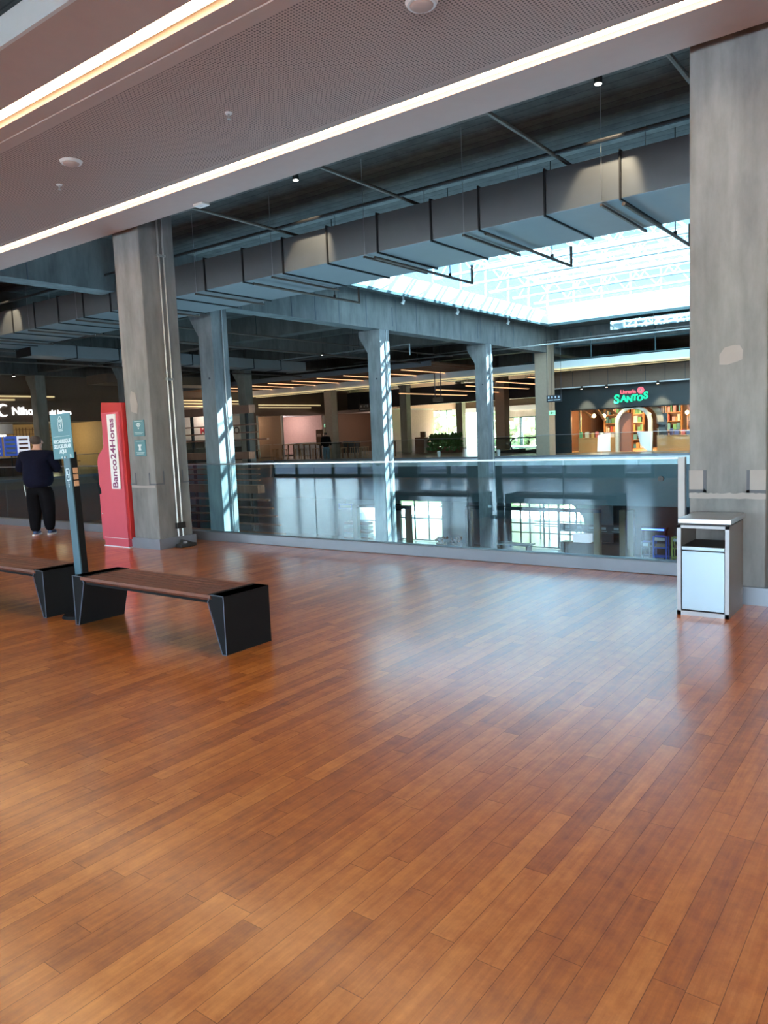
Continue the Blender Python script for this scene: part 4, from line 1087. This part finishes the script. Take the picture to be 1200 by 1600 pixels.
B().box(-17.25, 10, SYF-.02, SYF, 2.36, 2.42).build('head_trim', 'shop_black', bs)
def glp(a, b_): B().box(a, b_, SYF, SYF+.012, 0, 2.4).build('glass_panel', 'shop_glass', bs)
glp(-17.2, -14.75); glp(-12.75, -9.5); glp(-9.45, -6)
# lamps
for i, (x, y, z) in enumerate(((-16.55, 42.6, 2.05), (-15.95, 42.6, 2.02), (-15.2, 42.8, 1.98), (-14.0, 44.5, 2.0), (-11.6, 43.4, 2.0), (-10.6, 44, 1.9))):
    t = thing('pendant_lamp', 'glowing warm bulb inside the bookshop, %s from the left' % ['first', 'second', 'third', 'fourth', 'fifth', 'sixth'][i], 'lamp', (x, y, z), 'bookshop bulbs')
    B().sph((x, y, z), .10).build('bulb', 'lamp_warm', t, smooth=True); B().tube([(x, y, z+.1), (x, y, 3.4)], .008, 6).build('cord', 'ink_dark', t)
    lamp(x, y, z-.15, 95, (1, .70, .38), t, .1)
# shelves and counters with books
def shelf(x0, x1, y, h, rows, lbl):
    t = thing('bookshelf', lbl, 'bookshelf', ((x0+x1)/2, y, 0))
    B().box(x0, x1, y+.3, y+.34, 0, h).build('back_panel', 'shop_wood_dark', t)
    for s in (x0, x1-.04): B().box(s, s+.04, y, y+.3, 0, h).build('side_panel', 'shop_wood', t)
    for i in range(rows+1):
        z = i*(h-.04)/rows; B().box(x0+.04, x1-.04, y, y+.3, z, z+.04).build('shelf_board', 'shop_wood', t)
    return [(i*(h-.04)/rows+.04) for i in range(rows)]
bookn = [0]; bproto = {}
CN = dict(zip(BOOKC, ('cream', 'red', 'teal', 'pale', 'orange', 'green', 'pink', 'navy')))
ORD = ['first', 'second', 'third', 'fourth', 'fifth', 'sixth', 'seventh', 'eighth', 'ninth', 'tenth', 'eleventh', 'twelfth', 'thirteenth', 'fourteenth']
def book(x, y, z, w_, h_, d_, grp, lbl):
    k = random.choice(BOOKC)
    if isinstance(lbl[1], int): lbl = '%s book, %s from left, %s shelf up of the %s bookcase' % (CN[k], ORD[lbl[2]], ORD[lbl[1]], lbl[0])
    else: lbl = '%s book, %s from left on the %s bookshop counter' % (CN[k], ORD[lbl[2]], lbl[0])
    key = (k, round(w_, 2), round(h_, 2))
    if key in bproto: o = dup(bproto[key], (x, y, z), lbl, grp); return
    o = B().box(x-w_/2, x+w_/2, y-d_/2, y+d_/2, z, z+h_).build('book', k); bproto[key] = o
    tag(o, lbl, 'book', grp)
for (x0, x1, nm) in ((-17.1, -15.6, 'leftmost bookshelf inside the bookshop behind the bulbs'), (-15.4, -14.7, 'narrow bookshelf inside the bookshop left of the arch'), (-13.4, -12.5, 'arched-over bookshelf seen through the bookshop arch'), (-12.2, -10.6, 'right-hand bookshelf right of the arch in the bookshop'), (-10.4, -8.8, 'rightmost bookshelf in the bookshop near the big column')):
    zs = shelf(x0, x1, 45.6, 2.6, 5, nm)
    n_ = nm.split(' ')[0]
    for zi, z in enumerate(zs):
        x = x0+.1; k_ = 0
        while x < x1-.15:
            w_ = random.choice([.10, .16, .2]); 
            book(x+w_/2, 45.72, z, w_-.02, random.choice([.24, .32, .38]), .18, 'books on the back shelves', (n_, zi, k_)); x += w_+random.choice([0, .02, .15]); k_ += 1
def counter(x0, x1, h, lbl):
    t = thing('display_counter', lbl, 'counter', ((x0+x1)/2, SYF+.6, 0))
    B().box(x0, x1, SYF+.35, SYF+.9, 0.02, h, .01).build('counter_body', 'shop_wood', t); B().box(x0-.02, x1+.02, SYF+.33, SYF+.92, h, h+.03).build('counter_top', 'shop_wood', t)
    x = x0+.12; k_ = 0
    while x < x1-.12:
        book(x, SYF+.45+random.uniform(0, .2), h+.03, random.choice([.17, .22]), random.choice([.2, .28, .34]), .05, 'books on the front counters', (lbl.split(' ')[-1] == 'arch' and ('left' if x0 < -14 else 'right'), 'c', k_)); x += random.uniform(.24, .34); k_ += 1
counter(-17.0, -14.8, .78, 'wooden display counter with books left of the bookshop arch')
counter(-12.6, -9.6, .80, 'wooden display counter with books right of the bookshop arch')
for i, (pts, lbl) in enumerate((([(-15.75, .05), (-15.0, .05), (-15.0, 1.05), (-15.7, .95)], 'white poster on the bookshop glass left of the arch'), ([(-13.0, .05), (-12.75, .05), (-12.7, 1.05), (-13.55, 1.1), (-13.35, .35)], 'white poster on the bookshop glass at the right of the arch'))):
    o = B().prism(pts, 'y', SYF-.06, SYF-.04).build('sheet', 'banner_white'); tag(o, lbl, 'sheet')  # flat white outlines set just before the shop glass
ps = B().box(-12.55, -12.1, SYF+.45, SYF+.5, .85, 2.0).build('notice_board', 'ink_dark'); tag(ps, 'tall dark board standing behind the right bookshop counter', 'board')

for i, x in enumerate((-16.3, -14.9, -12.2, -10.4)):  # downlights put in to brighten the unlit counter fronts
    t = thing('downlight', 'added downlight brightening the bookshop counters, %s from the left' % ORD[i], 'ceiling light', (x, 40.2, 3.5))
    B().cone((x, 40.2, 3.58), .06, .06, .14, 14).build('housing', 'dark_steel', t); B().cone((x, 40.2, 3.505), .05, .05, .008, 14).build('lens', 'lamp_warm', t)
    B().box(x-.02, x+.02, 40.2, 40.4, 3.62, 3.66).build('bracket', 'dark_steel', t)
    ld = bpy.data.lights.new('downlight_lamp', 'SPOT'); lo = bpy.data.objects.new('downlight_lamp', ld); COL.objects.link(lo)
    lo.parent = t; lo.location = (0, 0, -.02); ld.energy = 420; ld.color = (1, .78, .5); ld.spot_size = math.radians(60); ld.spot_blend = .8; ld.shadow_soft_size = .05
    lo.rotation_euler = (Vector((x, 41.4, .6))-Vector((x, 40.2, 3.5))).to_track_quat('-Z', 'Y').to_euler()
# hanging direction signs
def hang(x0, x1, y, z0, z1, lbl, lines='YY  &  BA'):
    t = thing('hanging_sign', lbl, 'sign', ((x0+x1)/2, y, z0))
    p_ = B().box(x0, x1, y-.02, y+.02, z0, z1, .005).build('sign_board', 'ink_dark', t)
    b = B(); L = x1-x0
    for k in range(4):
        cxx = x0+L*(.15+.22*k); b.box(cxx-.04, cxx+.04, y-.026, y-.02, z0+(z1-z0)*.55, z0+(z1-z0)*.85)
    b.box(x0+L*.1, x0+L*.45, y-.026, y-.02, z0+.08, z0+.12); b.box(x0+L*.5, x0+L*.9, y-.026, y-.02, z0+.08, z0+.12)
    b.build('pictogram', 'ink_white', p_)
    for xx in (x0+.04, x1-.04): B().tube([(xx, y, z1), (xx, y, CZ if y < 38 else CZ)], .012, 6).build('hanger', 'ink_dark', t)
hang(-17.0, -16.15, 37.2, 2.8, 3.15, 'hanging dark direction sign with white pictograms before the wide beige column')
hang(-35.3, -33.9, 44.5, 3.25, 3.75, 'hanging dark direction sign left of the middle void column in the far hall')
def exit_sign(x, y, z, lbl):
    t = thing('exit_sign', lbl, 'exit sign', (x, y, z))
    B().box(x-.18, x+.18, y-.015, y+.015, z, z+.24, .01).build('panel', 'exit_green', t)
    b = B().prism([(x-.10, z+.12), (x-.02, z+.05), (x-.02, z+.10), (x+.08, z+.10), (x+.08, z+.14), (x-.02, z+.14), (x-.02, z+.19)], 'y', y-.02, y-.015)
    b.build('arrow', 'leaf', t); B().tube([(x, y, z+.24), (x, y, CZ)], .01, 6).build('hanger', 'dark_steel', t)
exit_sign(-16.75, 37.3, 2.12, 'small green exit sign beside the wide beige column'); exit_sign(-38.2, 44, 2.2, 'small green exit sign left of the beige column in the food court')
sp3 = thing('ceiling_projector', 'small dark projector hanging between the two far void columns', 'projector', (-24.2, 38, 3.6))
B().box(-24.45, -23.95, 37.8, 38.2, 3.25, 3.5, .02).build('body', 'brown_panel', sp3)
for x in (-24.4, -24.0): B().tube([(x, 38, 3.5), (x, 38, CZ)], .03, 6).build('hanger', 'ink_dark', sp3)
for i, (x, y, z) in enumerate(((-27.5, 47, 4.25), (-25.2, 47, 4.35), (-23.0, 47, 4.45), (-20.8, 47, 4.55), (-30.5, 47, 4.2))):
    t = thing('light_strip', 'warm light strip beyond the far balcony, %s from the right' % ['third', 'second but one', 'second', 'first', 'last'][i], 'light strip', (x, y, z))
    B().box(x-.06, x+.06, 43, 52, z, z+.04).build('diffuser', 'strip_orange', t); B().box(x-.09, x+.09, 42.9, 52.1, z+.04, z+.1).build('housing', 'brown_panel', t)
    for yy in (43.3, 51.6): B().tube([(x, yy, z+.1), (x, yy, CZ)], .012, 6).build('hanger_rod', 'dark_steel', t)
struct('trim_50', B().box(-43, -18, 52.6, 53, 3.75, 5.2), 'ink_dark')
struct('trim_51', B().box(-36.5, -18, 59.6, 60, 3.05, 3.45), 'white_metal')
# far windows and entrance
def window(n, x0, x1, y, z0, z1, mull, fr='frame_teal', w_=.06, trans=()):
    b = B().box(x0, x1, y-.04, y+.04, z0, z0+w_).box(x0, x1, y-.04, y+.04, z1-w_, z1)
    for mx in [x0+w_/2]+list(mull)+[x1-w_/2]: b.box(mx-w_/2, mx+w_/2, y-.04, y+.04, z0, z1)
    for tz in trans: b.box(x0, x1, y-.035, y+.035, tz-.03, tz+.03)
    o = struct('window_%d' % n, b, fr); struct('window_pane', B().box(x0, x1, y-.006, y+.006, z0, z1), 'window_glass', o)
window(3, -39.5, -31.9, 60.1, 0, 3.45, (-37.4, -35.6, -33.7), trans=(.15,))
struct('wall_entrance', B().box(-32.0, -31.2, 59.6, 60.2, 0, 3.45).box(-31.2, -26, 59.8, 60.2, 2.5, 3.45), 'concrete_warm')
d = B().box(-31.2, -26, 60.0, 60.1, 2.42, 2.5)
for x in (-31.15, -29.9, -29.75, -28.45, -28.3, -26.05): d.box(x-.06, x+.06, 60.0, 60.1, 0, 2.5)
d = struct('door_1', d, 'frame_teal'); struct('door_pane', B().box(-31.2, -26, 60.04, 60.05, 0, 2.42), 'window_glass', d)

# hedge planter
hp = thing('hedge_planter', 'long green clipped hedge planter behind the far glass balustrade', 'planter', (-28.7, 46, 0))
B().box(-30.2, -27.5, 45.8, 46.15, 0, .4, .02).build('planter_box', 'shop_wood_dark', hp)
random.seed(3); hb = B()
for i in range(260):
    hb.blob((random.uniform(-30.15, -27.5), random.uniform(45.75, 46.2), random.uniform(.15, 1.32)), .13, sub=1, amp=.45, seed=i)
o = hb.build('foliage', 'leaf', hp)
o = thing('reception_desk', 'brown wooden desk stand left of the hedge planter', 'desk', (-31, 46, 0))
B().box(-31.3, -30.5, 45.8, 46.4, 0, 1.15, .02).build('desk_body', 'shop_wood_dark', o); B().box(-30.85, -30.5, 45.85, 46.1, 1.15, 1.55, .02).build('desk_screen', 'shop_wood_dark', o)
# escalator
es = thing('escalator', 'dark escalator balustrades with curved ends before the entrance doors', 'escalator', (-22, 44, 0))
for k, x in enumerate((-23.5, -21.8)):
    pts = []
    for i in range(9):
        a = PI/2+PI*i/8; pts.append((x+.0+.42*math.cos(a)*1.1, 43.2, .5+.42*math.sin(a)))
    B().tube([(x+2.2, 43.2, .92)]+pts+[(x+2.2, 43.2, .08)], .045, 8).build('handrail', 'black_rubber', es)
    B().prism([(p[0]+.03, p[2]) for p in pts]+[(x+2.1, .1), (x+2.1, .88)], 'y', 43.195, 43.205).build('side_glass', 'rail_glass', es)
    B().prism([(x-.3, 0), (x+2.2, 0), (x+2.2, .25), (x+.3, .12)], 'y', 43.0, 43.4).build('skirt', 'dark_steel', es)
for i, x in enumerate((-24.6, -20.6)):
    o = thing('floor_lamp_post', ['short white bollard left of the escalator', 'short white bollard right of the escalator'][i], 'bollard', (x, 38.5, 0))
    B().cone((x, 38.5, .15), .09, .11, .3, 16).build('body', 'white_paint', o); B().sph((x, 38.5, .32), .1, 1, 1, .5).build('cap', 'white_paint', o)

# ------------------------------------------------------------------ lower level fronts, seen through the glass
Y4 = 41.0
lw = B()
def seg(x0, x1, z0=LZ, z1=-.35): lw.box(x0, x1, Y4, Y4+.3, z0, z1)
seg(-43, -33.2); seg(-31.2, -29.5, ); seg(-26.1, -21.3); seg(-15.9, -14.9)
lw.box(-33.2, -31.2, Y4, Y4+.3, -3.35, -.35).box(-29.5, -26.1, Y4, Y4+.3, -2.9, -.35).box(-21.3, -15.9, Y4, Y4+.3, -2.85, -.35)
struct('wall_lower_front', lw, 'lower_wall')
struct('wall_lower_right', B().box(-14.9, 12, Y4, Y4+.3, LZ, -.35), 'lower_dark')
def lwin(n, x0, x1, z1, mull, trans=(), y=Y4+.1): window(n, x0, x1, y, LZ+.02, z1, mull, 'lower_wall', .07, trans)
lwin(5, -33.2, -31.2, -3.35, (), (-4.4,))
lwin(6, -29.5, -26.1, -2.9, (-28.3, -27.2), (-4.1,))
lwin(7, -21.3, -15.9, -2.85, (-20.6, -20.0, -19.1, -18.2, -17.1), (-4.15, -4.7))
ar = thing('arched_partition', 'white arched glazed screen behind the lower level windows', 'glazed screen', (-19, 44.5, LZ))
ab = B(); cx, zc, rr_ = -20.1, -4.6, 1.6
for i in range(12):
    a, c = PI*i/24*1.0, PI*(i+1)/24
    f = lambda an, r: (cx+r*math.cos(an)*1.35, zc+r*math.sin(an))
    ab.prism([f(a, rr_), f(a, rr_+2.6), f(c, rr_+2.6), f(c, rr_)], 'y', 44.4, 44.5)
ab.box(-18.0, -15.5, 44.4, 44.5, LZ, zc)
ab.build('solid_surround', 'lower_wall', ar)
ab = B()
for x in (-20.9, -20.3, -19.6, -18.9, -18.2): ab.box(x-.04, x+.04, 44.42, 44.48, LZ, -2.8)
for z in (-4.75, -4.45): ab.box(-21.3, -17.4, 44.42, 44.48, z-.03, z+.03)
ab.build('glazing_bar', 'white_metal', ar)
# portal frames
for i, (x0, x1, z1) in enumerate(((-29.7, -25.4, -2.78), (-21.6, -13.9, -2.68))):
    t = thing('portal_frame', ['dark portal frame round the left lower level opening', 'dark portal frame round the wide lower level opening'][i], 'frame', ((x0+x1)/2, 36.5, LZ))
    B().box(x0, x1, 36.3, 36.6, z1-.16, z1+.02).build('lintel', 'slab_side', t); B().box(x0, x0+.35, 36.3, 36.6, LZ, z1-.16).build('post', 'ink_dark' if i else 'slab_side', t); B().box(x1-.3, x1, 36.3, 36.6, LZ, z1-.16).build('post', 'timber', t)
t = thing('timber_column', 'tall timber clad column beside the blue lit bar on the lower level', 'column', (-13.6, 37.2, LZ))
B().box(-13.15, -12.85, 37.0, 37.3, LZ, -2.75, .01).build('shaft', 'timber', t); B().box(-12.75, -12.45, 37.0, 37.3, LZ, -2.75, .01).build('shaft', 'timber', t)
# shop sign band on lower level
sb = thing('shop_sign', 'dark lower level shop sign with yellow CAIXA lettering', 'sign', (-27.6, 37.8, -3.3))
sbp = B().box(-28.9, -27.2, 38.0, 38.1, -3.25, -2.85).build('board', 'lower_dark', sb); text('lettering', 'CAIXA', .34, 'timber', (-28.2, 37.98, -3.04), (1, 0, 0), (0, 0, 1), sbp, .01, .008)
B().tube([(-28.7, 38.05, -2.85), (-28.7, 38.05, -.35)], .012, 6).build('hanger', 'dark_steel', sb); B().tube([(-27.4, 38.05, -2.85), (-27.4, 38.05, -.35)], .012, 6).build('hanger', 'dark_steel', sb)
t = thing('kiosk_banner', 'blue edged white sign box hanging above the left lower window', 'sign', (-31.2, 37.5, -3.2))
B().box(-31.8, -30.6, 37.45, 37.55, -3.25, -2.85).build('board', 'rack_blue', t); B().box(-31.65, -30.75, 37.43, 37.45, -3.12, -2.95).build('face', 'banner_white', t)
B().tube([(-31.2, 37.5, -2.85), (-31.2, 37.5, -.35)], .02, 6).build('hanger', 'dark_steel', t)
for i in range(6):
    o = B().box(-31.9, -29.9, 38+i*.02, 38.6, -5.3+i*.26, -5.12+i*.26).build('produce_shelf', ['banner_white', 'pink_wall'][i % 2]); tag(o, 'pale stacked display shelf at the left lower window, tier %s from the floor' % ['one', 'two', 'three', 'four', 'five', 'six'][i], 'shelf', 'display tiers')
    o.location.z = LZ+i*.26
# neon bar
t = thing('neon_strip', 'glowing blue neon strip inside the dark lower level bar', 'neon light', (-12, 38.8, -4.0))
B().box(-12.6, -11.5, 38.75, 38.8, -3.92, -3.86).build('tube', 'neon_blue', t); B().box(-12.7, -11.4, 38.8, 39.2, -3.95, -3.8).build('shelf_board', 'lower_dark', t)
B().box(-12.65, -12.6, 38.8, 39.2, LZ, -3.95).box(-11.5, -11.45, 38.8, 39.2, LZ, -3.95).build('support', 'lower_dark', t)
def rack(x, wdt, h, mat, lbl, y=37.6):
    t = thing('display_rack', lbl, 'display rack', (x, y, LZ))
    z = LZ
    for sx in (-1, 1):
        for sy in (0, .4): B().box(x+sx*wdt/2-.03, x+sx*wdt/2+.03, y+sy, y+sy+.05, z, z+h).build('post', mat, t)
    for q in (0.02, .5, .95, h-.06): B().box(x-wdt/2, x+wdt/2, y, y+.45, z+q, z+q+.05).build('shelf', mat, t)
    B().box(x-wdt/2+.06, x+wdt/2-.06, y+.1, y+.35, z+1.0, z+1.14).build('goods', 'timber', t)
    B().box(x-wdt/2+.06, x+wdt/2-.06, y+.0, y+.02, z+h-.22, z+h-.08).build('header_sign', 'banner_white', t)
rack(-11.35, .62, 1.55, 'rack_blue', 'bright blue display rack on the lower level'); rack(-10.45, .62, 1.55, 'rack_yellow', 'yellow green display rack at the right end of the lower level'); rack(-12.05, .40, 1.25, 'bin_grey', 'small grey display stand left of the blue rack on the lower level')
t = thing('service_counter', 'brown kiosk counter with lit display on the lower level', 'counter', (-15, 38, LZ))
B().box(-16.6, -13.3, 37.7, 38.3, LZ, LZ+1.0, .02).build('counter_body', 'shop_wood_dark', t); B().box(-15.9, -15.0, 37.75, 38.2, LZ+1.0, LZ+1.45).build('display_case', 'screen_white', t)
mb = B().box(-16.4, -12.9, 37.2, 37.25, -3.95, -3.55).build('menu_board', 'slab_side', t)
b = B()
for k in range(5): b.box(-16.1+k*.65, -15.85+k*.65, 37.19, 37.2, -3.78, -3.66); b.box(-16.2+k*.65, -15.8+k*.65, 37.19, 37.2, -3.88, -3.85)
b.build('pictogram', 'ink_white', mb)
for x in (-16.2, -13.1): B().tube([(x, 37.22, -3.55), (x, 37.22, -2.3)], .012, 6).build('hanger', 'dark_steel', t)
t = thing('dining_table', 'long pale table beside the seated person on the lower level', 'table', (-19.2, 37.6, LZ))
B().box(-20.4, -18.2, 37.2, 38.0, LZ+.72, LZ+.78).build('table_top', 'white_wall', t)
for x in (-20.2, -18.4): B().box(x-.04, x+.04, 37.3, 37.9, LZ, LZ+.72).build('leg', 'dark_steel', t)
t = thing('cafe_chair', 'dark seat under the seated person on the lower level', 'chair', (-20.9, 37.3, LZ))
B().box(-21.1, -20.7, 37.1, 37.5, LZ+.78-.33, LZ+.78-.28).build('seat', 'shop_wood_dark', t)
for sx in (-1, 1):
    for sy in (-1, 1): B().box(-20.9+sx*.17-.02, -20.9+sx*.17+.02, 37.3+sy*.17-.02, 37.3+sy*.17+.02, LZ, LZ+.45).build('leg', 'dark_steel', t)
person('seated person in dark clothes at the long table on the lower level', (-20.9, 37.3, LZ-.33), math.radians(-80), 'black_cloth', 'black_cloth', 'shoe_navy', arms='phone', sit=True, sole=False)
for i, (x, y) in enumerate(((-24.3, 38), (-23.5, 38.4))):
    o = thing('flower_planter', ['low brown planter by the foot of the far void column, left', 'low brown planter by the foot of the far void column, right'][i], 'planter', (x, y, LZ))
    B().cone((x, y, LZ+.25), .3, .35, .5, 16).build('pot', 'shop_wood_dark', o)
    hb = B()
    for k in range(16): hb.blob((x+random.uniform(-.25, .25), y+random.uniform(-.25, .25), LZ+.55+random.uniform(0, .25)), .1, sub=1, amp=.4, seed=k)
    hb.build('foliage', 'brick_red', o)
struct('wall_lower_outer', B().box(-50, -43, 59.5, 60, LZ, -.35).box(-6, 12, 59.5, 60, LZ, -.35), 'lower_wall')

# ------------------------------------------------------------------ window wall behind the camera and the garden outside
mul = (-20.3, -18.45, -17.2, -15.2, -14.9, -13.4, -12.5, -12.1, -10.6, -9.3, -8.4)
window(8, -21.6, -6.6, -5.95, 0, 3.6, mul, 'frame_teal', .12)
window(9, -5.4, 11.9, -5.95, 0, 3.6, (-2.6, .2, 3.0, 5.8, 8.6), 'frame_teal', .1)  # unseen extra window run, added to throw light on the near floor
struct('wall_pier', B().box(-15.4, -14.6, -6.05, -5.85, 0, 3.6).box(-12.65, -11.95, -6.05, -5.85, 0, 3.6).box(-8.4, -7.45, -6.05, -5.85, 0, 3.6), 'frame_teal')
def ground(nm, x0, x1, y0, y1, zf, mat, nx=30, ny=14):
    b = B(); g = [[b.bm.verts.new((x0+(x1-x0)*i/nx, y0+(y1-y0)*j/ny, zf((x0+(x1-x0)*i/nx), y0+(y1-y0)*j/ny))) for j in range(ny+1)] for i in range(nx+1)]
    for i in range(nx):
        for j in range(ny): b.bm.faces.new((g[i][j], g[i+1][j], g[i+1][j+1], g[i][j+1]))
    # give it thickness
    ex = bmesh.ops.extrude_face_region(b.bm, geom=b.bm.faces[:])
    for v in [q for q in ex['geom'] if isinstance(q, bmesh.types.BMVert)]: v.co.z -= .4
    return struct(nm, b, mat)
ground('floor', -45, 20, -40, -6.2, lambda x, y: -.03+max(0, (-9.5-y))*.12, 'paving')
ground('floor', -90, 30, 60.35, 130, lambda x, y: -5.7+max(0, (y-66))*.16, 'grass')
struct('trim_60', B().box(-45, 20, -8.2, -6.2, -.3, -.02), 'stone_wall')
def tree(x, y, z, h, r, lbl, seed, mat='leaf_light', grp=None):
    t = thing('tree', lbl, 'tree', (x, y, z), grp); rr = random.Random(seed)
    B().tube([(x, y, z), (x+.1, y, z+h*.4), (x, y+.1, z+h*.7)], .12+.02*h, 8).build('trunk', 'bark', t)
    b = B()
    for i in range(46):
        a, q, zz_ = rr.uniform(0, 2*PI), rr.uniform(.1, 1)**.6*r, rr.uniform(.35, 1)
        b.blob((x+q*math.cos(a), y+q*math.sin(a), z+h*zz_), r*rr.uniform(.18, .34), sub=1, amp=.4, seed=seed*100+i)
    b.build('crown', mat, t)
random.seed(11)
for i, (x, y, h, r) in enumerate(((-44, 70, 9, 3), (-39, 76, 11, 4), (-34.5, 71, 8.5, 2.6), (-31, 80, 11, 3.6), (-27, 74, 9, 3.2), (-22, 82, 12, 4.2))):
    tree(x, y, -5.7+max(0, y-66)*.16-.1, h, r*.8, 'green tree outside the far windows, %s from the left' % ['first', 'second', 'third', 'fourth', 'fifth', 'sixth'][i], 20+i)
for i, (x, y) in enumerate(((-19.5, -9.6), (-17.4, -9.9), (-15.6, -9.4), (-12.9, -9.8), (-11.3, -9.6), (-9.9, -9.9), (-8.2, -9.4), (-6.2, -9.8))):
    t = thing('garden_shrub', 'low garden shrub outside the rear windows, %s from the left' % ['first', 'second', 'third', 'fourth', 'fifth', 'sixth', 'seventh', 'eighth'][i], 'shrub', (x, y, .2), 'rear garden shrubs')
    b = B(); rr = random.Random(i)
    for k in range(34): b.blob((x+rr.uniform(-.7, .7), y+rr.uniform(-.4, .4), .35+rr.uniform(0, .9)), .2, sub=1, amp=.4, seed=k)
    b.build('foliage', 'leaf_light', t)
    B().tube([(x, y, .15), (x, y, .6)], .05, 6).build('stem', 'bark', t)
# street outside the lower back glazing
